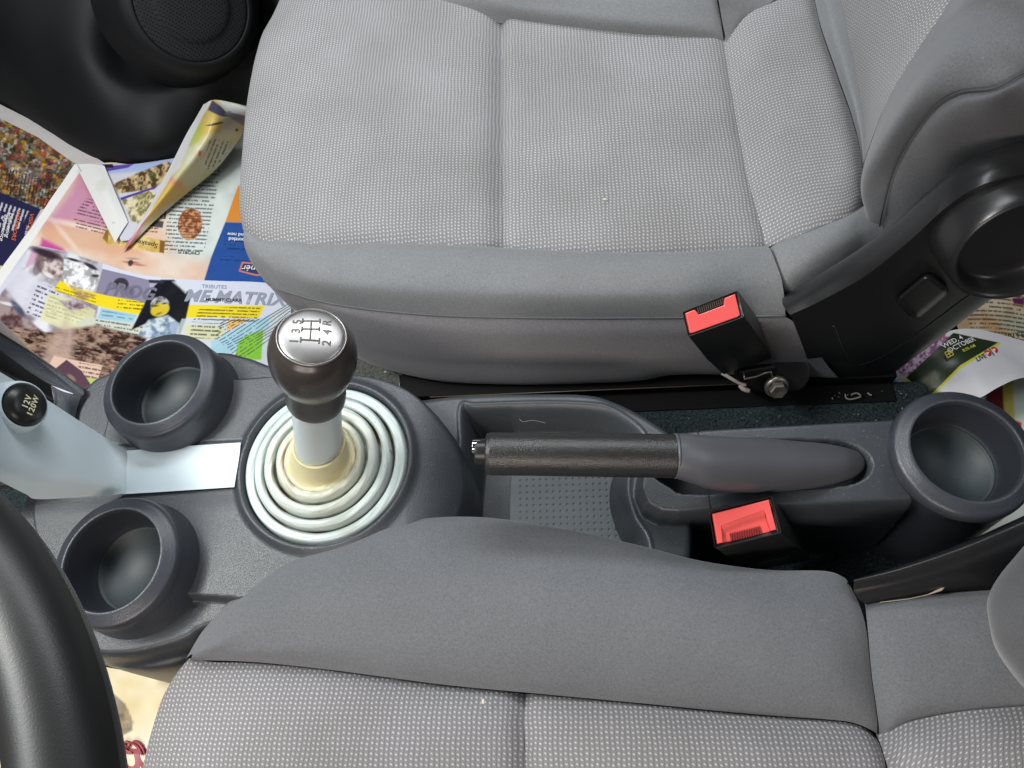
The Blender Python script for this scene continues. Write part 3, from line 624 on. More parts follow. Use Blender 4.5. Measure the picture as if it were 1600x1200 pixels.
# ================================================================== FRONT CONSOLE
fc = thing('front_console', 'charcoal plastic centre console around the gear lever with two round cup holders and silver strip', 'console', P(300, 740, -.02))
MP = smooth_poly([(150, 700, 0), (190, 600, 0), (300, 588, 0), (367, 591, 0), (440, 586, 0), (510, 583, 0), (573, 587, 0), (623, 602, 0), (657, 623, 0), (693, 660, -.01), (718, 700, -.02), (728, 760, -.03), (722, 812, -.035), (690, 880, -.03), (600, 930, 0), (480, 950, 0), (370, 935, 0), (305, 930, 0), (200, 925, 0), (120, 900, 0), (60, 850, 0), (60, 760, 0)], 160)
L1 = smooth_poly([(60, 640, -.01), (128, 606, -.01), (160, 585, -.01), (250, 560, -.01), (338, 549, -.01), (385, 557, -.01), (425, 571, -.01), (500, 584, -.01), (573, 588, -.01), (640, 615, -.02), (690, 660, -.03), (725, 710, -.03), (738, 780, -.03), (700, 860, -.03), (600, 930, -.01), (420, 960, -.01), (323, 978, -.01), (290, 997, -.01), (245, 1012, -.01), (190, 1022, -.01), (130, 1018, -.01), (60, 990, -.01), (-40, 940, -.01), (-60, 760, -.01)], 200)
L2 = smooth_poly([(40, 650, -.03), (118, 615, -.03), (160, 585, -.03), (250, 564, -.03), (338, 552, -.03), (385, 559, -.03), (425, 573, -.03), (500, 586, -.03), (573, 590, -.03), (640, 617, -.03), (690, 662, -.03), (725, 712, -.03), (738, 780, -.03), (700, 870, -.03), (600, 950, -.03), (420, 990, -.03), (330, 1008, -.03), (291, 1027, -.03), (254, 1040, -.03), (207, 1044, -.03), (150, 1034, -.03), (60, 1000, -.03), (-60, 960, -.03), (-80, 760, -.03)], 200)
BC = P(509, 723, 0.0); C1 = P(243, 595, .03); C2 = P(173, 874, .03)
stepline = P(240, 692, 0)[1]
def console_z(X, Y):
    m = sdp(X, Y, MP); l1 = sdp(X, Y, L1); l2 = sdp(X, Y, L2)
    z = np.zeros(X.shape)
    z -= 0.010 * smooth01((m + .001) / .004)                       # deck -> ledge
    z -= round_edge(l1, .004) + 0.020 * smooth01(l1 / .005)          # ledge -> lower lip
    z -= round_edge(l2, .006) * (l2 > -.006) + 0.26 * smooth01(l2 / .012)
    t = np.clip((X + .138) / .052, 0, 2); z -= 0.035 * t ** 2          # mound rolls down to the tray
    # shallow channel that carries the silver strip
    ch = smooth01((stepline - Y) / .002) * smooth01((Y - (P(305, 800, 0)[1])) / .02) * smooth01((-.262 - X) / .004)
    z -= 0.0018 * ch
    rb = np.hypot(X - BC[0], Y - BC[1])
    z += 0.005 * np.exp(-((rb - .0695) / .0042) ** 2)
    z -= 0.014 * smooth01((.0680 - rb) / .003)
    return z
def console_keep(X, Y):
    r1 = np.hypot(X - C1[0], Y - C1[1]); r2 = np.hypot(X - C2[0], Y - C2[1])
    return (r1 > .041) & (r2 > .041) & (sdp(X, Y, L2) < .016)
hf('console_body', -0.46, -0.05, 0.03, 0.37, 0.0013, console_z, M_CONS, fc, console_keep)

def cup(parent, c, lean=(0, 0, 1), depth=-.040, body=-.032, bot=None, liner=None):
    prof = bot or [(.0560, body - .022), (.0520, body - .006), (.0498, body + .012), (.0490, -.014)]
    prof = fine(prof, 5) + fine([(.0490, -.0125), (.0488, -.0095), (.0483, -.0070), (.0475, -.0052), (.0462, -.0040), (.0440, -.0028), (.0415, -.0014), (.0395, -.0004), (.0382, -.0002), (.0374, -.0008), (.0370, -.0024), (.0369, -.0050)], 5)
    o = lathe('cup_holder', prof, c, lean, M_CUP, parent, 128)
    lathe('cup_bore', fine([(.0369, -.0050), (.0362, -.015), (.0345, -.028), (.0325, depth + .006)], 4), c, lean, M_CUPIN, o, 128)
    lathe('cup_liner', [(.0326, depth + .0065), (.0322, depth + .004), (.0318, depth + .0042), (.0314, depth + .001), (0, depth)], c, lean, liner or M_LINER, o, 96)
    return o
cup(fc, C1, (-.04, .03, 1)); cup(fc, C2, (-.04, -.03, 1))
# silver strip and slope up to the dashboard
TS = [[(194, 701, .0005), (198, 704, .0018), (260, 699, .0018), (376, 691.5, .0018)],
      [(194, 722, .0025), (198, 722, .003), (260, 716, .003), (374, 712, .003)],
      [(192, 752, .0025), (196, 752, .003), (260, 748, .003), (369, 742, .003)],
      [(192, 774, .0005), (196, 772, .0018), (260, 768, .0018), (366, 761, .0018)]]
trim = loft('silver_strip', TS, 40, 16, M_TRIM, fc)
S1 = [[(-60, 540, .155), (0, 581, .10), (60, 616, .062), (120, 655, .032), (170, 687, .010), (197, 703, .002)],
      [(-60, 562, .163), (0, 603, .108), (60, 638, .068), (120, 672, .038), (170, 700, .013), (198, 716, .003)],
      [(-60, 650, .166), (0, 670, .110), (60, 692, .070), (120, 714, .040), (170, 731, .014), (198, 738, .003)],
      [(-60, 700, .163), (0, 722, .108), (60, 742, .068), (120, 752, .038), (170, 757, .013), (197, 758, .003)],
      [(-60, 722, .145), (0, 752, .092), (40, 772, .060), (62, 780, .045), (150, 775, .012), (196, 771, .002)]]
slope = loft('silver_strip', S1, 90, 60, M_TRIM, fc)
# fill below the slope
hexa('dashboard_foot', [P(-80, 640, .05), P(120, 690, .0), P(150, 760, .0), P(-80, 760, .05), P(-80, 640, -.05), P(150, 690, -.05), P(150, 770, -.05), P(-80, 760, -.05)], M_DARK, fc, 0.003)
# side cheek with a storage slot, upper left
CH = [[P(-80, 440, .04), P(0, 500, -.03), (60, 560, -.06), P(125, 612, -.06)],
      [P(-80, 462, .095), P(0, 516, .040), (60, 556, .015), P(129, 605, -.008)],
      [P(-80, 470, .100), P(0, 524, .046), (60, 564, .020), P(127, 618, -.004)],
      [P(-80, 497, .100), P(0, 547, .048), (45, 580, .026), P(80, 602, .010)]]
ck = loft('dashboard_cheek', CH, 60, 40, M_CONS, fc)
CH2 = [[P(80, 602, .010), P(100, 612, .004), P(127, 618, -.004)],
       [P(84, 625, .008), P(104, 632, .002), P(120, 640, -.006)],
       [P(84, 650, .004), P(100, 656, .0), P(116, 665, -.006)]]
loft('dashboard_cheek', CH2, 20, 20, M_CONS, fc)
SL = [[P(-80, 497, .099), P(0, 547, .047), P(45, 580, .025), P(80, 602, .009)],
      [P(-80, 540, .02), P(0, 580, -.01), P(40, 600, -.02), P(84, 625, -.02)],
      [P(-80, 580, .08), P(0, 610, .05), P(50, 640, .02), P(100, 655, .0)]]
loft('storage_slot', SL, 30, 20, M_DARK, fc, linear_v=True)
tube('slot_edge', [P(80, 603, .0105), P(85, 612, .0092), P(86, 622, .0085), P(85, 632, .0075)], .0004, M_CUP, fc, 6, spl=20)
# socket cap 12V 120W
sc0 = P(37, 633, .098); sn = np.cross(P(60, 638, .068) - P(0, 603, .108), P(60, 742, .068) - P(60, 638, .068)); sn /= np.linalg.norm(sn)
if sn[2] < 0: sn = -sn
vd = CAMP - sc0; vd /= np.linalg.norm(vd); sn = sn * .55 + vd * .45; sn /= np.linalg.norm(sn)
sock = lathe('power_socket', fine([(.0200, -.022), (.0195, -.010), (.0178, -.001), (.0160, .0015), (.0150, -.002)], 5), sc0, sn, M_TRIM, fc, 96)
scap = lathe('socket_cap', fine([(.0148, -.004), (.0152, .001), (.0140, .0045), (.0105, .0072), (.0055, .0085), (0, .0088)], 6), sc0, sn, M_BLACK, sock, 96)
tdir = P(46, 621, .106) - P(38, 638, .106); tdir -= sn * (tdir @ sn); tup = np.cross(sn, tdir)
def proj_cap(w):
    r = w - sc0; h = r @ sn; rad = np.linalg.norm(r - h[:, None] * sn, axis=1)
    hh = np.interp(rad, [0, .0055, .0105, .0140, .0152], [.0088, .0085, .0072, .0045, .001]) + .0003
    return w + (hh - h)[:, None] * sn
def on_cap(px, py):
    d = RW @ np.array([(px - 800) / F_PX, (py - 600) / F_PX, 1.0]); o = sc0 + sn * .0085
    return CAMP + d * (((o - CAMP) @ sn) / (d @ sn))
text('cap_lettering', '12V', .0058, on_cap(42, 628), tdir, tup, M_INKL, scap, surf=proj_cap, bold=.02, spacing=1.1)
text('cap_lettering', '120W', .0058, on_cap(52, 634), tdir, tup, M_INKL, scap, surf=proj_cap, bold=.02, spacing=1.1)

# ================================================================== GEAR LEVER
gl = thing('gear_lever', 'gear lever with brown-black ball knob and yellowed white rubber bellows', 'gear lever', BC)
def boot_mat():
    m, N, L, b = newmat('bellows_rubber'); setp(b, Roughness=0.38, Specular_IOR_Level=0.45, Subsurface_Weight=0.0)
    a = N.new('ShaderNodeAttribute'); a.attribute_name = 'print'
    tc = N.new('ShaderNodeTexCoord'); n = N.new('ShaderNodeTexNoise'); n.inputs['Scale'].default_value = 35; n.inputs['Detail'].default_value = 4; L.new(tc.outputs['Object'], n.inputs['Vector'])
    mx = N.new('ShaderNodeMix'); mx.data_type = 'RGBA'; mx.blend_type = 'MULTIPLY'; mx.inputs['Factor'].default_value = 1
    r = N.new('ShaderNodeValToRGB'); r.color_ramp.elements[0].position = .33; r.color_ramp.elements[0].color = (.86, .84, .78, 1); r.color_ramp.elements[1].position = .5
    L.new(n.outputs['Fac'], r.inputs['Fac']); L.new(a.outputs['Color'], mx.inputs['A']); L.new(r.outputs['Color'], mx.inputs['B']); L.new(mx.outputs['Result'], b.inputs['Base Color'])
    return m
# bellows as a polar grid: concentric rounded ribs with grooves, climbing to the collar
ribs = [(.0595, .0590, .002), (.0500, .0495, .009), (.0395, .0390, .014), (.0290, .0285, .018)]
key = [(.0668, -.012), (.0662, -.004), (.0648, .0010), (.0622, .0028), (.0590, .0030), (.0572, .0014), (.0564, -.0035),
       (.0557, -.001), (.0550, .0066), (.0532, .0094), (.0500, .0100), (.0480, .0082), (.0471, .0025),
       (.0462, .004), (.0454, .0122), (.0434, .0154), (.0400, .0160), (.0381, .0142), (.0371, .008),
       (.0360, .009), (.0350, .0160), (.0330, .0196), (.0296, .0200), (.0266, .0192), (.0242, .0202), (.0224, .0245), (.0212, .0330), (.0206, .0400), (.0205, .0432), (.0197, .0440), (.0176, .0425)]
kp = catmull(np.array(key, float), np.linspace(0, len(key) - 1, 180))
th = np.linspace(0, 2 * np.pi, 181)
sbase = P(499, 705, .03); stop = P(487, 527, .178)
gax = stop - sbase; glen = np.linalg.norm(gax); gax /= glen
Rr, Tt = np.meshgrid(kp[:, 0], th); Hh_, _ = np.meshgrid(kp[:, 1], th)
w = np.clip((.0668 - Rr) / .046, 0, 1) ** 1.3
cxp = BC[0] * (1 - w) + (sbase[0] + gax[0] / gax[2] * (Hh_ - .03)) * w; cyp = BC[1] * (1 - w) + (sbase[1] + gax[1] / gax[2] * (Hh_ - .03)) * w
per = lambda sc, sd: fbm(40 + sc * np.cos(Tt), 40 + sc * np.sin(Tt) + Rr * 300, 1.0, sd) - .5
Rw = Rr + .0016 * per(1.6, 31) * (Rr > .024) * (Rr < .064); Hh_ = Hh_ + .0022 * per(2.2, 35) * (Rr > .024) * (Rr < .064)
VB = np.stack([cxp + Rw * np.cos(Tt), cyp + Rw * np.sin(Tt), Hh_], -1)
yel = (.35 * smooth01((.058 - Rr) / .030) + .65 * smooth01((.034 - Rr) / .012))[..., None]
cb = np.array([.47, .545, .54]) * (1 - yel) + np.array([.60, .55, .33]) * yel
grd = np.array([np.interp(kp[:, 0][::-1], [.0200, .0362, .0370, .0468, .0476, .0562, .057, .07], [0, 1, 1, 1, 1, 1, 1, 1])[::-1]])
top_ = np.interp(Rr, [.017, .021, .0320, .0425, .0525, .0618, .068], [.05, .045, .0215, .0158, .0098, .0030, .002])
deep = smooth01((top_ - Hh_ - .0035) / .006) * (Rr < .060) * (Rr > .028)
ang = Tt
dirt = deep * smooth01((0.35 + 0.65 * np.maximum(np.cos(ang - 0.5), np.cos(ang - 3.7))) * 0.9 + (fbm(Rr * np.cos(ang) * 1000, Rr * np.sin(ang) * 1000, 14, 3) - .5) * 1.5 - .25)
cb = cb * (1 - dirt[..., None]) + np.array([.16, .085, .04]) * dirt[..., None]
spk = (vn(Rr * np.cos(ang) * 1000, Rr * np.sin(ang) * 1000, 1.1, 9) > .965) & (Rr < .06) & (vn(Rr * np.cos(ang) * 1000, Rr * np.sin(ang) * 1000, 12, 5) > .55)
cb = np.where(spk[..., None], np.array([.30, .22, .12]), cb)
link('rubber_bellows', grid_mesh('rubber_bellows', VB, None, None, cb, orient=False), boot_mat(), gl)
lathe('lever_shaft', [(.0178, -.02), (.0172, .02), (.0168, .07), (.0166, .10)], sbase, gax, M_SHAFT, gl, 64)
lathe('knob_collar', fine([(.0160, .083), (.0190, .0815), (.0198, .084), (.0199, .092), (.0192, .105), (.0194, .116), (.0190, .125)], 4), sbase, gax, M_COLLAR, gl, 96)
kz = glen
knob = lathe('gear_knob', fine([(.0185, kz - .048), (.0212, kz - .0445), (.0240, kz - .037), (.0262, kz - .028), (.0268, kz - .019), (.0258, kz - .010), (.0235, kz - .004), (.0210, kz - .0006), (.0203, kz + .0004), (.0198, kz - .001)], 6), sbase, gax, M_KNOB, gl, 128)
lathe('knob_ring', fine([(.0206, kz - .0010), (.0205, kz + .0008), (.0198, kz + .0012), (.0192, kz + .0002)], 4), sbase, gax, M_RING, knob, 128)
capo = lathe('shift_pattern_cap', fine([(.0192, kz - .0006), (.0188, kz + .0010), (.0160, kz + .0020), (.0110, kz + .0029), (.005, kz + .0034), (0, kz + .0035)], 5), sbase, gax, M_CAP, knob, 128)
def proj_k(w, dh=.0003):
    r = w - sbase; h = r @ gax; rad = np.linalg.norm(r - h[:, None] * gax, axis=1)
    hh = kz + np.interp(rad, [0, .005, .011, .016, .0188], [.0035, .0034, .0029, .0020, .0010]) + dh
    return w + (hh - h)[:, None] * gax
kd = np.array([1., 0, 0]); kd = kd - gax * (kd @ gax); kd /= np.linalg.norm(kd); ku = np.cross(gax, kd)
def onk(px, py):
    d = RW @ np.array([(px - 800) / F_PX, (py - 600) / F_PX, 1.0]); o = stop + gax * .003
    t = ((o - CAMP) @ gax) / (d @ gax); return CAMP + d * t
for ch, px, py in (('5', 465, 502.5), ('3', 463, 517), ('1', 460, 533), ('R', 511.5, 504), ('4', 512, 519), ('2', 511, 536)):
    text('shift_number', ch, .0072, onk(px, py), ku, -kd, M_ETCH, capo, surf=proj_k, bold=.02)
bm = bmesh.new()
for a, c in (((473, 501.5), (500, 502)), ((472, 514.5), (499, 515)), ((470, 531), (498, 533)), ((486.5, 501), (484.5, 532)),
             ((473, 498), (472.5, 505)), ((500, 499), (500, 505)), ((472, 511), (471.5, 518)), ((499, 511.5), (499, 518)), ((470, 527.5), (469.5, 535)), ((499, 529), (498.5, 537))):
    pts = np.array([onk(a[0] + (c[0] - a[0]) * k, a[1] + (c[1] - a[1]) * k) for k in np.linspace(0, 1, 6)])
    tube_bm(bm, proj_k(pts, .0001), .00055, 6)
me = bpy.data.meshes.new('shift_pattern'); bm.to_mesh(me); bm.free(); link('shift_pattern', me, M_ETCH, capo)

# ================================================================== REAR CONSOLE (tray, handbrake housing, cup holder)
rcn = thing('rear_console', 'charcoal plastic tunnel console under the handbrake with dimpled tray and one cup holder', 'console', P(1200, 740, -.05))
RZ = -.035; HZ = -.008
OUT = smooth_poly([(560, 640, RZ), (665, 621, RZ), (740, 614, RZ), (850, 612, RZ), (920, 614, RZ), (960, 625, RZ), (1005, 647, RZ), (1055, 680, RZ), (1075, 700, RZ), (1080, 780, RZ), (1080, 880, RZ), (1040, 930, RZ), (900, 950, RZ), (700, 950, RZ), (560, 900, RZ)], 200)
TR = smooth_poly([(722, 638, RZ), (745, 635, RZ), (850, 632, RZ), (915, 634, RZ), (950, 640, RZ), (985, 660, RZ), (1005, 680, RZ), (1012, 705, RZ), (985, 735, RZ), (980, 770, RZ), (992, 810, RZ), (1012, 845, RZ), (1010, 905, RZ), (900, 920, RZ), (730, 900, RZ), (715, 800, RZ), (722, 700, RZ)], 200)
HS = tow([(1062, 676, HZ), (1110, 671, HZ), (1396, 655, HZ), (1450, 655, HZ), (1450, 778, HZ), (1430, 779, HZ), (1110, 794, HZ), (1060, 799, HZ), (1034, 797, HZ), (1012, 785, HZ), (1002, 760, HZ), (1006, 730, HZ), (1022, 700, HZ)])
SLT = smooth_poly([(1020, 686, HZ), (1120, 687, HZ), (1250, 687, HZ), (1315, 690, HZ), (1350, 703, HZ), (1363, 725, HZ), (1350, 748, HZ), (1310, 760, HZ), (1200, 766, HZ), (1080, 772, HZ), (1045, 760, HZ), (1010, 730, HZ)], 140)
def rear_z(X, Y):
    o = sdp(X, Y, OUT); t = sdp(X, Y, TR); h = sdp(X, Y, HS); s = sdp(X, Y, SLT)
    z = np.full(X.shape, RZ); z -= round_edge(o, .007) + 0.16 * smooth01(o / .012)
    z -= 0.030 * smooth01((-t) / .016) + round_edge(-t, .003) * (t > 0) * 0
    z += .0018 * np.exp(-((t - .0015) / .0016) ** 2)
    z = z - 0.012 * smooth01((-t) / .016) * smooth01((P(812, 760, -.065)[0] - X) / .006)     # deeper pocket in front
    zh = HZ - round_edge(h, .0022) - 0.16 * smooth01(h / .012)
    k_ = .003 + .014 * smooth01((.075 - X) / .03); hh_ = np.clip(.5 + .5 * (zh - z) / k_, 0, 1); z = z * (1 - hh_) + zh * hh_ + k_ * hh_ * (1 - hh_) * ((h > 0) | (X < .06))
    ramp = smooth01((X - .035) / .05) * (h < .03)
    z = z - .075 * smooth01((-s) / .004) * (s < .001)
    return z
rb = hf('tunnel_cover', -0.16, 0.285, 0.02, 0.30, 0.0013, rear_z, M_TRAY, rcn, lambda X, Y: (np.hypot(X - .268, Y - .195) > .035) & (X < .275))
# dimpled rubber mat in the tray
mz = RZ - .0295
bm = bmesh.new()
def mat_poly(n=0): return smooth_poly([(806, 700, mz), (860, 690, mz), (955, 695, mz), (966, 760, mz), (980, 820, mz), (1000, 900, mz), (900, 920, mz), (806, 900, mz)], 100)
MPY = mat_poly()
def mat_z(X, Y):
    z = np.full(X.shape, mz + .0015)
    p = .0056; fx = (X / p) - np.floor(X / p) - .5; fy = (Y / p) - np.floor(Y / p) - .5
    r = np.hypot(fx, fy) * p
    z -= .0006 * smooth01((.0013 - r) / .0009) * (sdp(X, Y, MPY) < -.004)
    return z
x0, y0 = MPY[:, :2].min(0); x1, y1 = MPY[:, :2].max(0)
hf('tray_mat', x0, x1, y0, y1, 0.0004, mat_z, M_MAT, rcn, lambda X, Y: sdp(X, Y, MPY) < 0)
# seams of the housing
tube('housing_seam', [P(1107, 766, HZ + .0002), P(1108, 780, HZ + .0002), P(1110, 795, HZ + .0)], .0005, M_DARK, rcn, 6)
tube('housing_seam', [P(1090, 671, HZ + .0002), P(1092, 684, HZ + .0002)], .0005, M_DARK, rcn, 6)
C3 = P(1512, 702, .03)
cupb = cup(rcn, C3, (.03, .02, 1), -.038, bot=[(.0450, -.022), (.0470, -.018), (.0484, -.014)])
lathe('cup_column', [(.0560, -.20), (.0530, -.12), (.0495, -.06), (.0480, -.040), (.0472, -.026), (.0455, -.018)], C3, (0, 0, 1), M_CUP, cupb, 128,
      shift=[(.016, .012, 0), (.018, .011, 0), (.018, .010, 0), (.016, .008, 0), (.009, .005, 0), (0, 0, 0)])

# ================================================================== HANDBRAKE
hb = thing('handbrake', 'black handbrake lever with leather-grained grip and chrome release button', 'handbrake', (0.07, .192, .05))
HA = PY(760, 708, .192); HA = np.array([HA[0], .192, .062]); HA = P(760, 709, .060); HB = P(1055, 712.5, .050)
ax = HB - HA; hl = np.linalg.norm(ax); axn = ax / hl
lathe('grip', fine([(.0, -.0005), (.0125, -.0004), (.0146, .0018), (.0150, .006), (.0150, .03), (.0152, .07), (.0152, .11), (.0152, hl - .004), (.0150, hl - .0005), (.0135, hl)], 5), HA, axn, M_GRIP, hb, 80)
hc = HA - axn * .0
bh = lathe('button_housing', fine([(0, -.0082), (.0075, -.008), (.0090, -.006), (.0092, .004)], 5), hc + np.array([0, .001, .001]), axn, M_BLACK, hb, 64)
lathe('release_button', fine([(0, -.0095), (.0040, -.0093), (.0048, -.008), (.0048, .002)], 5), hc + np.array([0, .0035, .0045]), axn, M_CHROME, hb, 48)
# shroud: elliptical sections sinking into the slot
secs = [(1056, 713, 34, .050, .0152), (1064, 714, 35, .049, .0158), (1080, 717, 37, .046, .017), (1105, 722, 40, .040, .0185), (1150, 726, 41, .027, .020), (1200, 727, 40, .013, .020), (1250, 727, 36, .001, .018), (1295, 726, 31, -.009, .0155), (1325, 725, 24, -.015, .012), (1343, 723, 15, -.019, .008), (1351, 722, 4, -.022, .002)]
sa = []
for px_, py_, hw_, zc_, rz_ in secs:
    c_ = P(px_, py_, zc_); sa.append([c_[0], c_[1], c_[2], abs(P(px_, py_ + hw_, zc_)[1] - c_[1]), rz_])
sa = catmull(np.array(sa), np.linspace(0, len(sa) - 1, 80))
th2 = np.linspace(0, 2 * np.pi, 65)
VS = np.array([[np.array([x_, y_ + ry * math.cos(t), z_ + rz * math.sin(t)]) for t in th2] for x_, y_, z_, ry, rz in sa])
link('lever_shroud', grid_mesh('lever_shroud', VS, orient=False), M_SHROUD, hb)
tube('grip_ring', [HB + axn * -.0004, HB + axn * .0014], .0158, M_SHROUD, hb, 48)

# ================================================================== BUCKLES
def bil(q, u, v): return (q[0] * (1 - u) + q[1] * u) * (1 - v) + (q[3] * (1 - u) + q[2] * u) * v
def buckle(label, face, back, notch_top):
    fq = [P(*c) for c in face]; bq = [P(*c) for c in back]
    t = thing('seat_belt_buckle', label, 'seat belt buckle', np.mean(bq, axis=0), 'seat belt buckles beside the handbrake')
    nrm = np.cross(fq[1] - fq[0], fq[3] - fq[0]); nrm /= np.linalg.norm(nrm)
    if nrm @ (CAMP - fq[0]) < 0: nrm = -nrm
    midq = [f * .45 + b * .55 + (np.mean(fq, 0) - f) * -.06 for f, b in zip(fq, bq)]
    bm = bmesh.new()
    rings = [[bm.verts.new(p) for p in q] for q in (fq, midq, bq)]
    for A_, B_ in zip(rings[:-1], rings[1:]):
        for i in range(4): bm.faces.new((A_[i], A_[(i + 1) % 4], B_[(i + 1) % 4], B_[i]))
    top = bm.faces.new(rings[0]); bm.faces.new(rings[-1][::-1])
    bmesh.ops.recalc_face_normals(bm, faces=bm.faces)
    r = bmesh.ops.inset_individual(bm, faces=[top], thickness=.0017)
    bmesh.ops.translate(bm, verts=top.verts, vec=Vector(-nrm * (.0030 if notch_top else .0068)))
    ed = [e for e in bm.edges if e.calc_face_angle(0) > .5 and not any(v in top.verts for v in e.verts)]
    bmesh.ops.bevel(bm, geom=ed, offset=.0014, segments=3, profile=.5, affect='EDGES')
    me = bpy.data.meshes.new('buckle_housing'); bm.to_mesh(me); bm.free()
    me.polygons.foreach_set('use_smooth', np.ones(len(me.polygons), bool))
    h = link('buckle_housing', me, M_BLACK, t); mo = h.modifiers.new('wn', 'WEIGHTED_NORMAL')
    Lx = np.linalg.norm(fq[1] - fq[0]); Ly = np.linalg.norm(fq[3] - fq[0])
    if notch_top: pl = [(.055, .10), (.22, .10), (.27, .34), (.72, .34), (.76, .10), (.945, .10), (.945, .88), (.90, .92), (.10, .92), (.055, .88)]
    else: pl = [(.055, .08), (.945, .08), (.945, .90), (.87, .90), (.845, .33), (.155, .45), (.135, .90), (.055, .90)]
    bt = prism('release_button', [bil(fq, u, v) - nrm * .0005 for u, v in pl], nrm, .004, M_RED, t, .0006)
    if not notch_top:   # hollow towards the tongue slot
        def hr(pts, d): return [bil(fq, u, v) - nrm * d for u, v in pts]
        loft('press_hollow', [hr([(.15, .44), (.5, .385), (.85, .32)], .0008), hr([(.16, .56), (.5, .48), (.84, .44)], .0020),
                              hr([(.15, .72), (.5, .64), (.85, .60)], .0042), hr([(.135, .93), (.5, .93), (.87, .93)], .0046)], 20, 20, M_RED, bt)
    v0, v1 = (.04, .30) if notch_top else (.72, .93)
    bm = bmesh.new()
    for k in range(13):
        u0 = .27 + k * .037
        c = [bil(fq, u0, v0), bil(fq, u0 + .016, v0), bil(fq, u0 + .016, v1), bil(fq, u0, v1)]
        hexa_bm(bm, [p - nrm * (.0018 if notch_top else .0030) for p in c] + [p - nrm * .0050 for p in c])
    me = bpy.data.meshes.new('tongue_slot'); bm.to_mesh(me); bm.free(); link('tongue_slot', me, flat('slot_brown', (.06, .045, .04), .5) if notch_top else flat('slot_red', (.20, .02, .02), .5), t)
    return t, fq, bq, nrm
b1, f1, q1_, n1_ = buckle('black seat belt buckle with notched red button, above a steel bolt beside the passenger seat',
       [(1066, 487, .03), (1153, 453, .03), (1163, 495, .022), (1075, 526, .022)],
       [(1120, 545, -.06), (1196, 520, -.06), (1207, 560, -.07), (1130, 586, -.07)], True)
b2, f2, q2_, n2_ = buckle('black seat belt buckle with hollowed red button, below the handbrake beside the driver seat',
       [(1108, 800, .02), (1206, 775, .02), (1221, 832, .012), (1117, 857, .012)],
       [(1160, 850, -.07), (1236, 826, -.07), (1270, 876, -.085), (1170, 892, -.085)], False)
hexa('label_line', [P(1178, 881, -.047), P(1235, 869, -.046), P(1235, 870.5, -.046), P(1178, 882.5, -.047), P(1178, 881, -.052), P(1235, 869, -.051), P(1235, 870.5, -.051), P(1178, 882.5, -.052)], M_CONS, b2, 0)
# anchor of the passenger buckle
hexa('anchor_bracket', [P(1140, 578, -.075), P(1245, 560, -.085), P(1258, 610, -.10), P(1165, 612, -.10), P(1145, 575, -.11), P(1245, 560, -.12), P(1262, 608, -.13), P(1165, 612, -.13)], flat('bracket_black', (.012, .010, .009), .45, .3), b1, .006, 4)
lathe('anchor_bracket', fine([(.0, .0), (.016, 0), (.018, -.003), (.018, -.02)], 4), P(1235, 582, -.088), (0, -.6, 1), flat('bracket_black2', (.016, .015, .013), .4, .3), b1, 40)
bo = P(1214, 606, -.085); bax = np.array([0, -.72, .45])
lathe('anchor_bolt', [(0, -.004), (.0105, -.004), (.0108, -.001), (.0100, .0005), (.0078, .001)], bo, bax, M_STEEL, b1, 40)
lathe('anchor_bolt', [(.0078, .0), (.0078, .0065), (.0066, .008), (.0050, .0078), (0, .0070)], bo, bax, M_STEEL, b1, 6).data.polygons.foreach_set('use_smooth', np.zeros(30, bool))
tube('sensor_wire', [P(1128, 583, -.085), P(1145, 593, -.087), P(1158, 600, -.088), P(1166, 602, -.088)], .0017, flat('wire_grey', (.30, .25, .23), .6), b1, 10, spl=16)
tube('sensor_wire', [P(1156, 602, -.090), P(1162, 608, -.090), P(1171, 611, -.091)], .0022, flat('wire_grey2', (.34, .27, .24), .6), b1, 10, spl=12)
tube('spring_clip', [P(1162, 582, -.070), P(1163, 592, -.070), P(1180, 589, -.072), P(1195, 583, -.072), P(1205, 581, -.072), P(1206, 588, -.074)], .0010, M_STEEL, b1, 8)

# ================================================================== SEAT RAIL
rl = thing('seat_rail', 'black steel seat rail along the foot of the passenger seat', 'seat rail', P(1000, 606, -.15))
ra = P(640, 597, -.155); rbp = P(1425, 597, -.155); rbp[1] = ra[1] - .0
def boxw(x0, x1, y0, y1, z0, z1): return [np.array(v, float) for v in ((x0, y0, z1), (x1, y0, z1), (x1, y1, z1), (x0, y1, z1), (x0, y0, z0), (x1, y0, z0), (x1, y1, z0), (x0, y1, z0))]
yr = P(900, 601, -.15)[1]
M_RAIL = flat('rail_black', (.004, .004, .004), .6, 0, .15)
yr = P(1100, 600, -.120)[1]
hexa('upper_rail', boxw(ra[0], .30, yr - .001, yr + .035, -.150, -.120), M_RAIL, rl, .0015)
hexa('lower_rail', boxw(ra[0] - .005, .30, yr - .020, yr + .045, -.20, -.1335), M_RAIL, rl, .0015)
tube('rail_edge', [np.array([ra[0] + .03, yr - .0015, -.1205]), np.array([.20, yr - .0015, -.1205])], .0006, flat('edge_brown', (.12, .09, .06), .5, .3), rl, 6)  # thin lighter brown line along the upper rail edge
hexa('rail_end_bracket', [P(622, 597, -.15), P(668, 597, -.15), P(669, 604, -.15), P(624, 605, -.15), P(622, 597, -.158), P(668, 597, -.158), P(669, 604, -.158), P(624, 605, -.158)], M_STEEL, rl, .0008)
tube('rail_end_bracket', [P(626, 605.5, -.149), P(654, 605.5, -.149), P(670, 603, -.149), P(670, 598, -.149)], .0009, M_STEEL, rl, 6)
lathe('rail_screw', fine([(0, .003), (.004, .0025), (.006, 0), (.006, -.01)], 3), P(658, 614, -.17), (0, -.5, 1), flat('old_bolt', (.06, .05, .035), .5, .6), rl, 24)
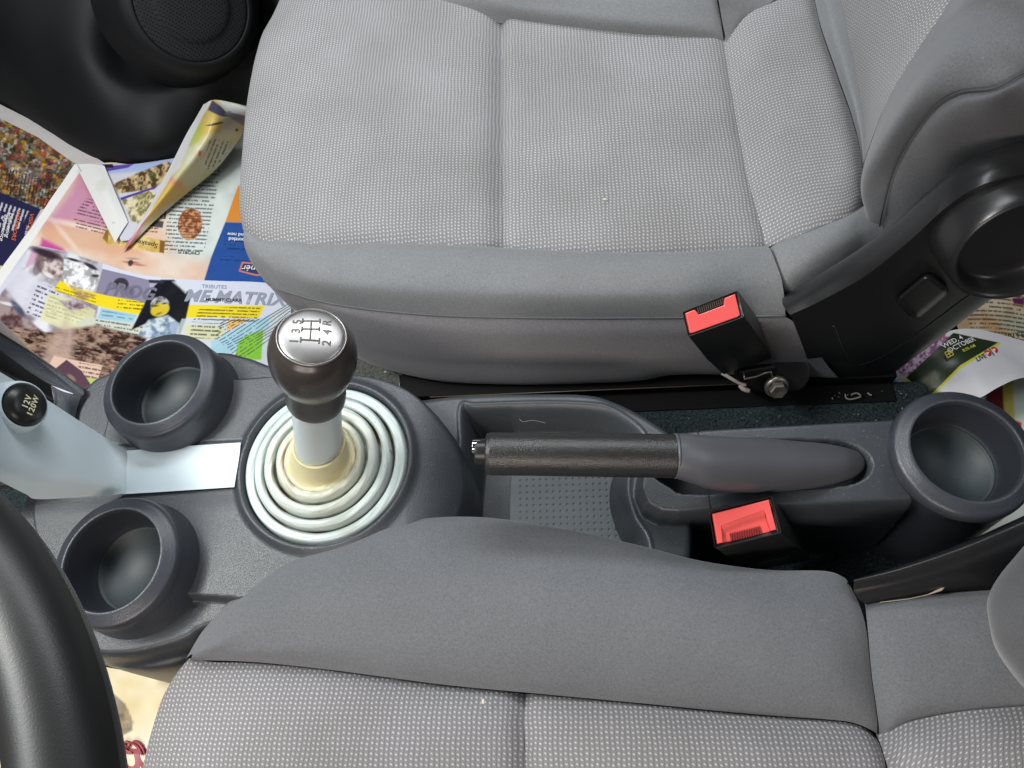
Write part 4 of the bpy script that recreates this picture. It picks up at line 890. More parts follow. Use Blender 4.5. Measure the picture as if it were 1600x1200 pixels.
# dark side plate in front of the rail (under the cushion)
hexa('side_plate', [P(620, 566, -.16), P(820, 566, -.16), P(820, 597, -.16), P(625, 597, -.16), P(620, 566, -.17), P(820, 566, -.17), P(820, 597, -.17), P(625, 597, -.17)], M_RAIL, rl, .001)
sl_ = loft('seat_leg_cover', [[P(453, 455, -.16), P(462, 500, -.16)], [P(468, 468, -.15), P(478, 505, -.15)], [P(490, 480, -.16), P(500, 520, -.16)]], 10, 10, plastic('leg_grey', (.34, .31, .32), .5, .2), rl)

# felt floor patch beside the gear knob
def fp(V): return 0.002 * (fbm(V[..., 0] * 1000, V[..., 1] * 1000, 30, 4) - .5)
felt = struct(loft('footwell_carpet', [[(455, 480, -.295), (640, 520, -.22), (700, 560, -.20)], [(450, 560, -.29), (620, 575, -.215), (700, 600, -.195)], [(445, 640, -.285), (640, 640, -.21), (700, 650, -.19)]], 60, 60, M_FELT, None, lambda V, l, r, t, b: fp(V)))
def stain(): pass

# ================================================================== STEERING WHEEL
sw_ = thing('steering_wheel', 'black steering wheel rim crossing the lower left corner', 'steering wheel', P(-300, 1200, .3))
a3 = [P(-46, 838, .335), P(62, 1022, .335), P(106, 1214, .335)]
def circ3(a, b, c):
    ab = b - a; ac = c - a; n = np.cross(ab, ac)
    o = a + (np.cross(n, ab) * (ac @ ac) + np.cross(ac, n) * (ab @ ab)) / (2 * (n @ n)); return o, np.linalg.norm(a - o), n / np.linalg.norm(n)
co, cr_, cn = circ3(*a3)
cb_, cc_, _ = frame(cn)
WR = cr_
nU, nV2 = 200, 32
U_, V_ = np.meshgrid(np.linspace(0, 2 * np.pi, nU), np.linspace(0, 2 * np.pi, nV2))
rt = .0146
dirr = cb_ * np.cos(U_)[..., None] + cc_ * np.sin(U_)[..., None]
VW = co + dirr * (WR + rt * np.cos(V_))[..., None] + cn * (rt * 1.05 * np.sin(V_))[..., None]
link('wheel_rim', grid_mesh('wheel_rim', VW, orient=False), M_WHEEL, sw_)
print('wheel radius', WR, co)

# ================================================================== DOOR PANEL, upper left
dp = thing('door_panel', 'black passenger door trim with round speaker in the dark upper left corner', 'door trim', P(200, 150, -.25))
DP = [[P(-200, 60, -.31), P(-60, 135, -.31), P(0, 165, -.31), P(60, 200, -.31), P(110, 232, -.31), P(160, 256, -.31), P(230, 262, -.31), P(300, 250, -.31), P(345, 225, -.31), P(440, 215, -.31)],
      [P(-200, 20, -.26), P(-60, 90, -.26), P(0, 125, -.26), P(60, 160, -.26), P(120, 195, -.26), P(180, 220, -.26), P(240, 222, -.26), P(300, 205, -.27), P(345, 180, -.28), P(440, 170, -.28)],
      [P(-220, -80, -.16), P(-60, 0, -.16), P(0, 30, -.16), P(70, 60, -.17), P(130, 100, -.18), P(190, 140, -.21), P(240, 150, -.22), P(300, 142, -.23), P(345, 130, -.23), P(440, 120, -.23)],
      [P(-220, -300, -.04), P(-60, -160, -.06), P(0, -130, -.07), P(80, -90, -.09), P(150, -20, -.13), P(200, 60, -.20), P(250, 90, -.21), P(300, 95, -.2), P(345, 85, -.2), P(440, 80, -.2)],
      [P(-200, -500, .1), P(-60, -400, .1), P(0, -360, .06), P(80, -300, .02), P(160, -200, .0), P(220, -120, -.08), P(280, -80, -.12), P(330, -60, -.12), P(380, -60, -.12), P(480, -60, -.12)],
      [P(-200, -700, .2), P(-60, -640, .2), P(0, -600, .2), P(80, -560, .2), P(160, -500, .2), P(220, -450, .2), P(280, -400, .2), P(330, -400, .2), P(380, -400, .2), P(480, -400, .2)]]
loft('door_trim', DP, 120, 140, M_DOOR, dp)
M_GRILLE, N, L, b = newmat('speaker_mesh'); setp(b, Roughness=.75, Specular_IOR_Level=.15)
uvn = N.new('ShaderNodeTexCoord'); vo = N.new('ShaderNodeTexVoronoi'); vo.inputs['Scale'].default_value = 330; vo.inputs['Randomness'].default_value = 0.0
L.new(uvn.outputs['Object'], vo.inputs['Vector'])
cr = N.new('ShaderNodeValToRGB'); cr.color_ramp.elements[0].position = .30; cr.color_ramp.elements[0].color = (.003, .003, .003, 1); cr.color_ramp.elements[1].position = .42; cr.color_ramp.elements[1].color = (.018, .020, .022, 1)
L.new(vo.outputs['Distance'], cr.inputs['Fac']); L.new(cr.outputs['Color'], b.inputs['Base Color'])
spc = P(300, 6, -.10); spn = CAMP - spc; spn /= np.linalg.norm(spn); spn = spn + np.array([.25, -.1, .0]); spn /= np.linalg.norm(spn)
spr = .072
pod = lathe('speaker_pod', fine([(spr + .045, -.085), (spr + .030, -.045), (spr + .020, -.014), (spr + .010, -.003), (spr + .003, -.0005), (spr + .001, -.003)], 5), spc, spn, M_DOOR, dp, 128)
lathe('speaker_grille', fine([(spr + .001, -.0025), (spr - .003, -.0005), (spr - .02, .002), (.04, .006), (0, .007)], 5), spc, spn, M_GRILLE, pod, 128)

# ================================================================== PAPERS on the floor
PZ = -.300
def sheet(name, rows, nu, nv, paint, label, cat='paper sheet', group='printed sheets on the passenger floor', wav=.0015, seed=0, rough=None):
    V = loft_grid(rows, nu, nv); V[..., 2] += wav * (fbm(V[..., 0] * 1000, V[..., 1] * 1000, 60, seed) - .5) * 2
    me = grid_mesh(name, V, None, None, paint(V))
    o = link(name, me, rough or M_PAPER)
    return tag(o, label, cat, group)
def inset(c, d): return c
from mathutils.bvhtree import BVHTree
def on_sheet(o, lift=.0006):
    me = o.data; n = len(me.vertices); co = np.zeros(n * 3); me.vertices.foreach_get('co', co)
    li = np.zeros(len(me.loops), int); me.loops.foreach_get('vertex_index', li)
    tree = BVHTree.FromPolygons(co.reshape(-1, 3).tolist(), li.reshape(-1, 4).tolist())
    def f(w):
        w = w.copy()
        for k in range(len(w)):
            h = tree.ray_cast(Vector((w[k, 0], w[k, 1], 1.0)), Vector((0, 0, -1)))
            if h[0] is not None: w[k, 2] = h[0].z + lift
        return w
    return f
# --- L1: navy page with crowd photo
def paintL1(V):
    c = Canvas(V, (.55, .53, .52))
    ph = c.mask([(-60, 160), (0, 185), (60, 215), (105, 248), (128, 262), (95, 320), (60, 328), (-60, 290)], .6)
    c.mott(ph, (.05, .05, .035), (.30, .28, .20), 7, 2, 3)
    for i, (x, y, rx, ry, col) in enumerate([(12, 215, 17, 9, (.70, .45, .04)), (32, 232, 8, 7, (.30, .12, .07)), (60, 240, 14, 6, (.55, .42, .05)), (75, 258, 9, 8, (.33, .13, .06)), (95, 240, 22, 5, (.55, .06, .06)), (85, 250, 16, 5, (.55, .48, .48)),
                                             (20, 260, 14, 8, (.60, .62, .64)), (42, 275, 20, 12, (.62, .64, .64)), (5, 285, 8, 7, (.4, .15, .07)), (30, 290, 12, 5, (.35, .18, .11)), (10, 240, 9, 5, (.03, .07, .16)), (60, 270, 10, 8, (.5, .5, .48)), (2, 262, 6, 8, (.40, .16, .08)), (45, 256, 9, 4, (.30, .14, .08))]):
        c.put(c.ell(x, y, rx, ry, 25) * ph, col, .9)
    wx = c.x + 9 * (fbm(c.x, c.y, 9, 21) - .5); wy = c.y + 9 * (fbm(c.x, c.y, 9, 25) - .5)
    pal = np.array([(.03, .03, .03), (.05, .045, .03), (.25, .10, .05), (.34, .17, .10), (.60, .42, .05), (.52, .52, .50), (.06, .09, .05), (.40, .05, .05), (.16, .15, .12), (.10, .06, .04)])
    for sc_, sd_, am in ((8, 1, .55), (4.5, 5, .5)):
        hsh = (_tab[(np.floor(wx / sc_).astype(int) * 13 + sd_) % 256, (np.floor(wy / sc_).astype(int) * 7) % 256] * 9.99).astype(int)
        m_ = (ph * am)[..., None]; c.c = c.c * (1 - m_) + pal[hsh] * m_
    sh = fbm(c.x, c.y, 3.0, 5)[..., None]; c.c = c.c * (1 - ph[..., None]) + c.c * (.35 + 1.2 * sh) * ph[..., None]
    c.lines(ph * c.mask([(10, 262), (110, 290), (80, 330), (5, 300)]), 100, 5, (.03, .03, .03), 2, .5, 3, .8)
    nv_ = c.mask([(-60, 285), (0, 300), (64, 327), (40, 370), (0, 425), (-60, 430)], .8)
    c.put(nv_, (.035, .035, .10))
    c.lines(nv_ * c.mask([(-10, 312), (45, 330), (30, 360), (0, 360)]), 108, 7, (.6, .6, .62), 2.2, .75, 4, .9, .45)
    c.put(c.mask([(-60, 416), (0, 415), (8, 416), (0, 432), (-60, 470)]), (.62, .56, .35))
    return c.c
L1r = [[(-120, 105, PZ - .003), (0, 163, PZ - .003), (90, 210, PZ - .003), (175, 262, PZ - .003)],
       [(-120, 215, PZ - .003), (0, 260, PZ - .003), (80, 300, PZ - .003), (150, 330, PZ - .003)],
       [(-120, 340, PZ - .003), (0, 380, PZ - .003), (60, 395, PZ - .003), (120, 410, PZ - .003)],
       [(-120, 480, PZ - .003), (0, 500, PZ - .003), (60, 510, PZ - .003), (100, 520, PZ - .003)]]
s1 = sheet('magazine_page', L1r, 260, 320, paintL1, 'navy and crowd-photo magazine page lying furthest left beside the door trim', 'magazine page', seed=1)
f1 = on_sheet(s1)
dtx = P(14, 372, PZ) - P(22, 328, PZ); up1 = P(22, 330, PZ) - P(10, 325, PZ)
for bd, px, py, m in (('Delivering', 14, 352, M_INKW), ('experience', 6, 356, M_INKW), ('WARRIORS', 25, 352, M_INKO), ('VISION', 47, 348, M_INKO), ('To be a leading', 40, 372, M_INKW)):
    text('page_lettering', bd, .0115 if bd[0] != 'T' else .008, P(px, py, PZ - .003), dtx, up1, m, s1, surf=f1)
# --- L2: peach programme page
def paintL2(V):
    c = Canvas(V, (.70, .66, .62))
    al = c.mask([(0, 0), (600, 0), (600, 600), (0, 600)])
    c.mott(al, (.72, .50, .38), (.78, .72, .66), 60, 3, 1.6)
    c.mott(c.mask([(230, 200), (400, 180), (400, 420), (270, 400)], 18), (.55, .60, .58), (.70, .74, .72), 50, 4, 1.6)
    c.put(c.mask([(122, 268), (110, 300), (66, 352), (140, 360), (190, 352), (150, 300)], 10), (.58, .30, .44), .9)
    c.put(c.mask([(60, 350), (120, 345), (190, 365), (230, 400), (150, 395), (70, 385)], 9), (.70, .42, .28), .75)
    c.put(c.ell(120, 352, 40, 4, 12, 4), (.85, .72, .66), .8); c.put(c.ell(105, 372, 26, 3, 50, 4), (.84, .70, .62), .8)
    c.put(c.mask([(66, 372), (98, 388), (108, 402), (60, 392)], 4), (.60, .10, .36), .95)
    c.put(c.mask([(112, 245), (128, 264), (72, 345), (24, 415), (-20, 480), (-90, 480), (-60, 440), (60, 300)], 1.2), (.80, .79, .78))
    c.lines(c.mask([(135, 310), (175, 318), (198, 352), (140, 340), (115, 335)], 1), 14, 5.2, (.12, .08, .10), 2.2, .6, 5)
    c.lines(c.mask([(115, 340), (180, 350), (178, 372), (120, 358)], 1), 14, 5.2, (.12, .08, .10), 2.2, .6, 6)
    c.lines(c.mask([(300, 255), (345, 262), (338, 300), (318, 398), (255, 394), (262, 340), (275, 300)], 1), 3, 6.0, (.10, .12, .14), 2.0, .62, 7)
    c.lines(c.mask([(205, 345), (250, 345), (245, 366), (200, 366)], 1), 4, 5.6, (.10, .10, .10), 2.0, .62, 8)
    br = c.ell(297, 350, 19, 25, 8); c.mott(br, (.26, .10, .04), (.62, .36, .22), 5, 9, 3)
    c.lines(br, 3, 4.2, (.12, .05, .02), 8, .9, 2, .55)
    c.put(c.mask([(222, 343), (256, 346), (254, 356), (220, 352)]), (.10, .10, .11))
    lab = c.mask([(164, 362), (170, 358), (258, 376), (256, 396), (240, 394), (160, 380)], 1.2)
    c.mott(lab, (.60, .42, .12), (.74, .60, .30), 14, 3, 2); c.put(c.mask([(250, 375), (258, 377), (256, 396), (249, 394)]) + 0, (.18, .07, .02), .8)
    c.put(c.mask([(160, 372), (166, 360), (170, 360), (168, 380)], 1), (.20, .09, .02), .7)
    c.put(c.ell(205, 410, 13, 2.2, 5), (.45, .16, .13), .8); c.put(c.ell(207, 404, 10, 1.6, 5), (.35, .30, .30), .8); c.put(c.ell(204, 411, 4, 5, 20), (.05, .04, .04), .9); c.put(c.ell(217, 414, 9, 1.2, 5), (.4, .1, .1), .8)
    c.put(c.mask([(372, 290), (384, 290), (395, 348), (352, 347)], 1), (.68, .30, .06))
    c.put(c.mask([(352, 347), (392, 348), (470, 470), (316, 448), (330, 402)], 1), (.035, .115, .36))
    c.lines(c.mask([(350, 376), (385, 376), (385, 395), (346, 392)]), 3, 6, (.02, .05, .2), 2.2, .6, 3)
    c.lines(c.mask([(344, 400), (395, 402), (392, 412), (340, 410)]), 3, 6, (.02, .05, .2), 2.2, .6, 4)
    bad = c.mask([(378, 409), (412, 412), (420, 430), (400, 431), (373, 424)], .8); c.put(bad, (.70, .26, .20)); c.put(c.mask([(380, 411.5), (410, 414), (416, 428), (400, 428.5), (376, 422.5)], .6), (.05, .07, .17))
    return c.c
L2r = [[(116, 256, PZ), (170, 254, PZ), (250, 250, PZ), (340, 160, PZ - .002), (430, 170, PZ)],
       [(60, 340, PZ), (120, 340, PZ), (230, 330, PZ + .001), (360, 310, PZ), (450, 300, PZ)],
       [(4, 415, PZ), (90, 420, PZ), (200, 420, PZ), (350, 420, PZ), (470, 420, PZ)],
       [(-60, 510, PZ), (50, 510, PZ), (200, 500, PZ), (350, 500, PZ), (480, 500, PZ)]]
s2 = sheet('programme_page', L2r, 520, 420, paintL2, 'peach and pink printed page with blue panel, its text upside down, near the seat corner', 'printed page', seed=2)
f2_ = on_sheet(s2)
lx = P(195, 372, PZ) - P(248, 384, PZ); ly = P(220, 390, PZ) - P(222, 370, PZ)
text('page_lettering', 'Speakers', .0125, P(226, 379, PZ + .002), lx, ly, M_INKK, s2, shear=.2, surf=f2_)
text('page_lettering', 'CHORUS', .0085, P(294, 393, PZ + .002), -(P(302, 393, PZ) - P(285, 392, PZ)), ly, M_INKK, s2, bold=.01, surf=f2_)
text('page_lettering', 'B', .022, P(254, 334, PZ + .002), -(P(302, 336, PZ) - P(285, 335, PZ)), ly, M_INKK, s2, surf=f2_)
text('page_lettering', 'nér', .015, P(389, 418, PZ + .002), -(P(402, 419, PZ) - P(385, 418, PZ)), ly, M_INKW, s2, shear=.2, surf=f2_)
text('page_lettering', 'bottled\nand new', .0085, P(369, 369, PZ + .002), -(P(402, 370, PZ) - P(385, 369, PZ)), ly, M_INKW, s2, bold=.01, surf=f2_)
# --- L3: PROGRAMME MATRIX page
Z3 = PZ + .004
def paintL3(V):
    c = Canvas(V, (.66, .68, .78))
    # greyscale portrait on the left
    gp = c.mask([(45, 380), (100, 392), (160, 410), (155, 470), (150, 500), (120, 520), (20, 520), (-60, 500), (0, 460), (40, 410)], 2)
    c.mott(gp, (.28, .24, .28), (.72, .72, .76), 26, 5, 2.2)
    c.put(c.mask([(52, 385), (92, 396), (70, 410), (48, 415), (38, 420)], 3), (.62, .36, .52), .8)
    c.put(c.ell(78, 412, 24, 20, 30, 3), (.28, .20, .20)); c.mott(c.ell(82, 418, 20, 16, 30, 3), (.22, .15, .15), (.66, .58, .56), 10, 6, 2.6)
    c.put(c.ell(72, 396, 26, 6, 20, 3), (.06, .04, .06)); c.put(c.ell(76, 430, 9, 3.4, 25, 1.5), (.74, .71, .70)); c.put(c.ell(60, 418, 7, 14, 30, 2), (.16, .12, .13), .7)
    c.mott(c.mask([(100, 405), (150, 420), (155, 440), (140, 465), (98, 445)], 2), (.40, .40, .42), (.82, .82, .84), 9, 7, 3)
    c.put(c.ell(115, 406, 12, 2, 15), (.05, .04, .06)); c.put(c.ell(142, 416, 12, 3, 28), (.06, .05, .08)); c.put(c.ell(149, 431, 6, 2.5, 0), (.10, .08, .09))
    c.put(c.mask([(20, 420), (50, 428), (60, 440), (100, 450), (100, 510), (40, 490), (0, 440)], 4), (.68, .68, .76), .85)
    c.lines(c.mask([(60, 442), (92, 452), (88, 500), (40, 492)], 1), 22, 7.2, (.12, .12, .18), 2.2, .55, 9, .9, .42)
    c.mott(c.mask([(-60, 480), (10, 462), (30, 490), (70, 520), (40, 540), (-60, 520)], 3), (.12, .06, .07), (.40, .32, .32), 16, 8, 2.5)
    c.put(c.ell(14, 475, 16, 2.5, 12), (.68, .68, .72)); c.put(c.ell(28, 482, 5, 16, -40, 2), (.05, .06, .14), .8)
    # pale notes
    c.put(c.mask([(75, 458), (120, 470), (150, 485), (142, 512), (108, 518), (62, 500)], 2), (.70, .68, .42), .8)
    c.lines(c.mask([(78, 462), (140, 482), (130, 508), (70, 495)], 1), 18, 6, (.45, .43, .25), 2.2, .5, 3, .7, .35)
    c.mott(c.mask([(92, 470), (128, 468), (140, 480), (110, 486)], 2), (.22, .14, .16), (.5, .45, .48), 8, 3, 2)
    # purple-grey card and hair
    c.put(c.mask([(160, 420), (235, 438), (232, 478), (148, 464)], .8), (.30, .28, .38)); c.put(c.ell(189, 444, 12, 10, 0, 1.5), (.07, .055, .08)); c.put(c.ell(186, 450, 6, 5, 0), (.30, .22, .27), .8); c.put(c.ell(202, 456, 8, 8, 0, 3), (.16, .14, .20), .8)
    # yellow bands
    for pl in ([(94, 438), (110, 447), (102, 446), (168, 462), (215, 470), (240, 478), (214, 492), (158, 480), (84, 452)], [(294, 476), (414, 478), (404, 497), (288, 496)]):
        c.put(c.mask(pl, .8), (.80, .66, .03))
    c.mott(c.mask([(108, 444), (130, 455), (150, 462), (130, 470), (118, 462)], 2), (.40, .25, .16), (.62, .50, .20), 6, 5, 2)
    c.lines(c.mask([(185, 468), (225, 472), (222, 486), (182, 482)]), 5, 5.6, (.15, .12, .02), 2, .6, 2)
    c.lines(c.mask([(86, 445), (150, 462), (150, 475), (86, 455)]), 16, 5, (.35, .27, .02), 2, .6, 4, .8)
    c.put(c.mask([(158, 481), (214, 492), (208, 505), (152, 498)], 1), (.38, .58, .68)); c.lines(c.mask([(160, 484), (208, 494), (205, 503), (156, 496)]), 8, 6, (.18, .30, .38), 2.4, .7, 2)
    c.put(c.mask([(120, 504), (140, 494), (160, 500), (230, 505), (222, 528), (170, 530), (130, 520)], 2), (.60, .62, .54))
    c.lines(c.mask([(150, 498), (232, 508), (225, 530), (145, 520)], 1), 9, 6.4, (.12, .14, .16), 2.2, .55, 5)
    # woman in black
    hr = c.mask([(252, 437), (272, 437), (284, 450), (300, 456), (290, 500), (282, 522), (268, 520), (262, 500), (240, 500), (205, 516), (228, 470), (238, 448)], 1.5); c.put(hr, (.012, .013, .022))
    c.put(c.mask([(232, 438), (250, 438), (236, 452)], 1), (.45, .42, .52)); c.put(c.mask([(232, 437), (258, 438), (254, 443), (233, 442)], 1), (.05, .05, .09))
    fc_ = c.ell(250, 478, 15, 15, 35, 1.4); c.mott(fc_, (.10, .10, .10), (.52, .50, .50), 8, 4, 2.4); c.put(c.ell(250, 484, 15, 10, -18, 1.2) * c.mask([(228, 472), (268, 472), (268, 500), (228, 500)]), (.66, .54, .04), .92)
    c.put(c.ell(248, 490, 5, 1.6, -20), (.30, .12, .05), .8); c.put(c.ell(243, 478, 4, 1.2, -10), (.05, .04, .03)); c.put(c.ell(257, 474, 3.5, 1.2, -10), (.05, .04, .03))
    c.mott(c.mask([(232, 500), (262, 492), (280, 505), (276, 530), (210, 530)], 2), (.20, .28, .38), (.60, .66, .70), 7, 6, 2.4); c.put(c.ell(272, 512, 7, 10, 10), (.38, .46, .58), .9)
    c.put(c.mask([(270, 440), (286, 440), (296, 452), (290, 458), (282, 450)], 3), (.66, .68, .74))
    # brown photo low centre
    bp_ = c.mask([(70, 520), (150, 508), (230, 528), (215, 560), (170, 600), (90, 590), (-60, 520), (20, 510)], 3); c.mott(bp_, (.055, .022, .018), (.34, .23, .18), 13, 11, 3)
    st = fbm(c.x * .3 + c.y * .12, c.y * 1.1 - c.x * .25, 4.0, 8); c.put(bp_ * smooth01((st - .56) / .12), (.46, .36, .28), .6); c.put(bp_ * smooth01((.42 - st) / .12), (.03, .012, .012), .75)
    c.put(c.mask([(100, 505), (120, 512), (112, 560), (86, 582), (60, 575), (75, 540)], 8), (.52, .40, .35), .7)
    c.put(c.mask([(84, 556), (160, 571), (152, 596), (120, 600), (70, 582)], 1), (.66, .50, .42)); c.lines(c.mask([(124, 566), (160, 574), (150, 596), (118, 592)], 1), 10, 6.5, (.1, .06, .05), 2.2, .6, 4)
    c.put(c.mask([(134, 590), (152, 592), (146, 606), (132, 600)], 2), (.42, .55, .10), .8)
    c.put(c.mask([(104, 562), (128, 580), (142, 601), (130, 609), (84, 578)], 1), (.13, .07, .10)); c.put(c.ell(112, 590, 8, 3, 40), (.36, .26, .22), .7)
    # right: striped swathes
    u = c.x - 290; yb = 545 - .46 * u - .0008 * u * u
    rg = c.mask([(284, 498), (410, 498), (470, 460), (480, 640), (270, 640), (275, 520)], 1)
    c.put(rg, (.60, .66, .66), .7)
    c.put(rg * c.mask([(288, 508), (330, 508), (352, 512), (346, 532), (290, 528)], 1), (.66, .66, .42), .9)
    def band(o, w_, col, x0=300, x1=470):
        d = c.y - (yb + o); c.put(rg * smooth01(.5 - (np.abs(d) - w_) / 2) * (c.x > x0) * (c.x < x1), col, .9)
    band(-8, 9, (.55, .46, .60), 380); band(-22, 3, (.70, .66, .10), 405); band(-1, 7, (.80, .48, .12), 355, 430); band(14, 6, (.44, .64, .74), 330); band(30, 12, (.40, .62, .72), 320, 420)
    c.put(rg * c.mask([(384, 524), (412, 515), (408, 562), (366, 562), (372, 536)], 1.5), (.28, .58, .06))
    for o_ in np.arange(-34, 60, 5.2):
        d = c.y - (yb + o_ + 1.2 * np.sin(c.x / 13 + o_)); hh = _tab[(np.floor(c.x / 2.4).astype(int) * 5) % 256, int(o_ * 7) % 256]
        c.put(rg * (np.abs(d) < .8) * ((hh < .8) | (c.x > 400) * 1 > 0) * (c.x > 335 + abs(o_) * .6), (.07, .08, .12), .85)
    c.lines(c.mask([(312, 482), (408, 478), (400, 503), (300, 503)], 1), 2, 5.0, (.12, .10, .03), 2, .68, 6)
    c.lines(c.mask([(300, 505), (350, 505), (340, 530), (296, 528)], 1), 3, 6.2, (.10, .10, .10), 2.0, .66, 8)
    return c.c
L3r = [[(40, 392, Z3 - .003), (52, 384, Z3), (95, 391, Z3 + .002), (150, 408, Z3 + .002), (225, 430, Z3 + .001), (320, 438, Z3), (425, 443, Z3), (470, 462, Z3)],
       [(2, 446, Z3 - .003), (60, 445, Z3), (150, 460, Z3), (225, 475, Z3), (320, 480, Z3), (470, 490, Z3)],
       [(-50, 520, Z3 - .003), (60, 530, Z3), (150, 540, Z3), (225, 545, Z3), (320, 550, Z3), (465, 550, Z3)],
       [(-100, 600, Z3 - .003), (60, 620, Z3), (150, 640, Z3), (225, 640, Z3), (320, 640, Z3), (460, 640, Z3)]]
s3 = sheet('programme_page', L3r, 560, 380, paintL3, 'colourful page headed PROGRAMME MATRIX lying nearest the front cup holders', 'printed page', wav=.001, seed=3)
tx = P(430, 467, Z3) - P(170, 457, Z3); ty = P(300, 440, Z3) - P(294, 480, Z3)
f3 = on_sheet(s3)
text('page_lettering', 'ME MATRIX', .0275, P(366, 466, Z3), P(438, 470, Z3) - P(300, 464, Z3), ty, M_INKG, s3, shear=.25, bold=.03, surf=f3, spacing=1.04)
text('page_lettering', 'PROG', .0290, P(202, 456, Z3), P(235, 461, Z3) - P(165, 452, Z3), ty, M_INKP, s3, shear=.25, bold=.03, surf=f3, spacing=1.04)
text('page_lettering', 'TRIBUTES', .0088, P(335, 448.5, Z3), P(345, 449, Z3) - P(325, 448, Z3), ty, M_INKG, s3, surf=f3)
text('page_lettering', 'MUMMY CLARA', .0075, P(350, 469.5, Z3), P(345, 448.6, Z3) - P(325, 448, Z3), ty, M_INKK, s3, bold=.015, surf=on_sheet(s3, .0010))
# --- house leaflet
Z4 = PZ + .006
def paintH(V):
    c = Canvas(V, (.62, .62, .68))
    c.put(c.mask([(150, 250), (290, 240), (290, 262), (165, 272)], 3), (.42, .50, .72))
    h = c.mask([(176, 288), (210, 272), (262, 252), (280, 262), (240, 296), (186, 302)], 1.5); c.mott(h, (.12, .07, .03), (.66, .52, .32), 9, 4, 3)
    for x, y in ((208, 283), (221, 279), (246, 268), (256, 263)): c.put(c.ell(x, y, 3, 4.5, 20), (.66, .56, .32), .9); c.put(c.ell(x, y, 1.6, 3, 20), (.14, .08, .05), .9)
    c.put(c.ell(238, 274, 6, 5), (.06, .11, .03), .8); c.put(c.ell(186, 290, 6, 6), (.16, .09, .04), .8)
    h = c.mask([(190, 312), (236, 296), (250, 310), (215, 350), (206, 345)], 1.5); c.mott(h, (.26, .24, .10), (.74, .66, .48), 8, 6, 3)
    for x, y in ((214, 320), (221, 317), (232, 308)): c.put(c.ell(x, y, 3.4, 6, 25), (.74, .66, .40), .9); c.put(c.ell(x, y, 2, 4, 25), (.2, .16, .08), .9)
    c.put(c.mask([(188, 309), (243, 291), (243, 294), (189, 313)], .6), (.12, .08, .38)); c.put(c.mask([(164, 260), (210, 256), (200, 262), (166, 268)], .8), (.16, .09, .38)); c.put(c.mask([(160, 257), (176, 256), (178, 262), (164, 262)], .8), (.03, .03, .03))
    return c.c
Hr = [[(155, 256, Z4), (210, 256, Z4), (282, 246, Z4)], [(175, 315, Z4), (210, 312, Z4), (246, 306, Z4)], [(188, 376, Z4), (196, 376, Z4), (206, 374, Z4)]]
sheet('property_leaflet', Hr, 150, 150, paintH, 'small leaflet with two house photos between white fold and curled yellow page', 'leaflet', wav=.0005, seed=4)
# --- white folded corner
def paintF(V):
    c = Canvas(V, (.74, .74, .73)); c.put(c.ell(158, 290, 8, 9, 20, 5), (.60, .62, .52), .5); c.put(c.mask([(120, 257), (121, 256), (128, 268), (126, 268)], .6), (.3, .3, .3), .7)
    c.put(c.mask([(175, 347), (181, 347.5), (181, 348.5), (175, 348.5)], .5), (.3, .3, .35), .6); return c.c
Fr = [[(118, 257, Z4 + .004), (140, 256, Z4 + .006), (163, 259, Z4 + .004)], [(149, 318, Z4 + .006), (166, 305, Z4 + .010), (181, 303, Z4 + .006)],
      [(180, 379, Z4 + .002), (190, 362, Z4 + .003), (200, 347, Z4 + .002)]]
sheet('folded_page', Fr, 60, 90, paintF, 'plain white folded-over page corner forming a long triangle', 'folded page', wav=.0, seed=5)
# --- curled yellow page
def paintY(V):
    c = Canvas(V, (.60, .58, .42))
    al = c.mask([(0, 0), (600, 0), (600, 600), (0, 600)])
    c.mott(al, (.62, .58, .34), (.66, .68, .58), 30, 7, 2)
    c.put(c.mask([(300, 150), (336, 150), (352, 180), (345, 205), (310, 215)], 6), (.62, .46, .12), .85)
    c.put(c.mask([(300, 190), (318, 195), (312, 220), (296, 230)], 5), (.48, .56, .10), .7)
    c.put(c.mask([(262, 280), (285, 282), (296, 300), (240, 335), (220, 350), (215, 345)], 4), (.72, .52, .14), .9)
    c.put(c.mask([(262, 270), (284, 288), (288, 300), (276, 292), (258, 280)], 3), (.74, .34, .30), .7)
    c.put(c.mask([(214, 340), (232, 338), (205, 385), (190, 392)], 3), (.62, .20, .34), .8)
    c.put(c.mask([(331, 156), (345, 166), (360, 182), (345, 182), (325, 172)], 1.5), (.09, .08, .17), .95)
    c.put(c.mask([(350, 178), (386, 200), (386, 160), (372, 165)], 2), (.34, .30, .36), .9)
    c.put(c.mask([(341, 157), (388, 168), (388, 182), (362, 176)], 1.2), (.78, .80, .80))
    c.put(c.mask([(345, 182), (372, 196), (368, 215), (350, 205)], 3), (.64, .62, .48), .7)
    ed = c.mask([(318, 160), (331, 157), (320, 176), (300, 215), (280, 262), (268, 275), (232, 335), (205, 372), (195, 372), (235, 310), (262, 262), (290, 205)], 1.4); c.put(ed, (.74, .73, .74))
    c.lines(c.mask([(328, 216), (362, 222), (350, 248), (326, 266), (318, 254)], 1), 112, 6.4, (.10, .10, .08), 2.2, .62, 5)
    c.put(c.ell(370, 203, 2.4, 2.4), (.02, .02, .02)); c.put(c.mask([(320, 196), (345, 190), (350, 192), (330, 197)], .7), (.08, .07, .05), .9); c.put(c.mask([(311, 235), (316, 236), (313, 244), (309, 243)], .6), (.60, .12, .08), .85)
    return c.c
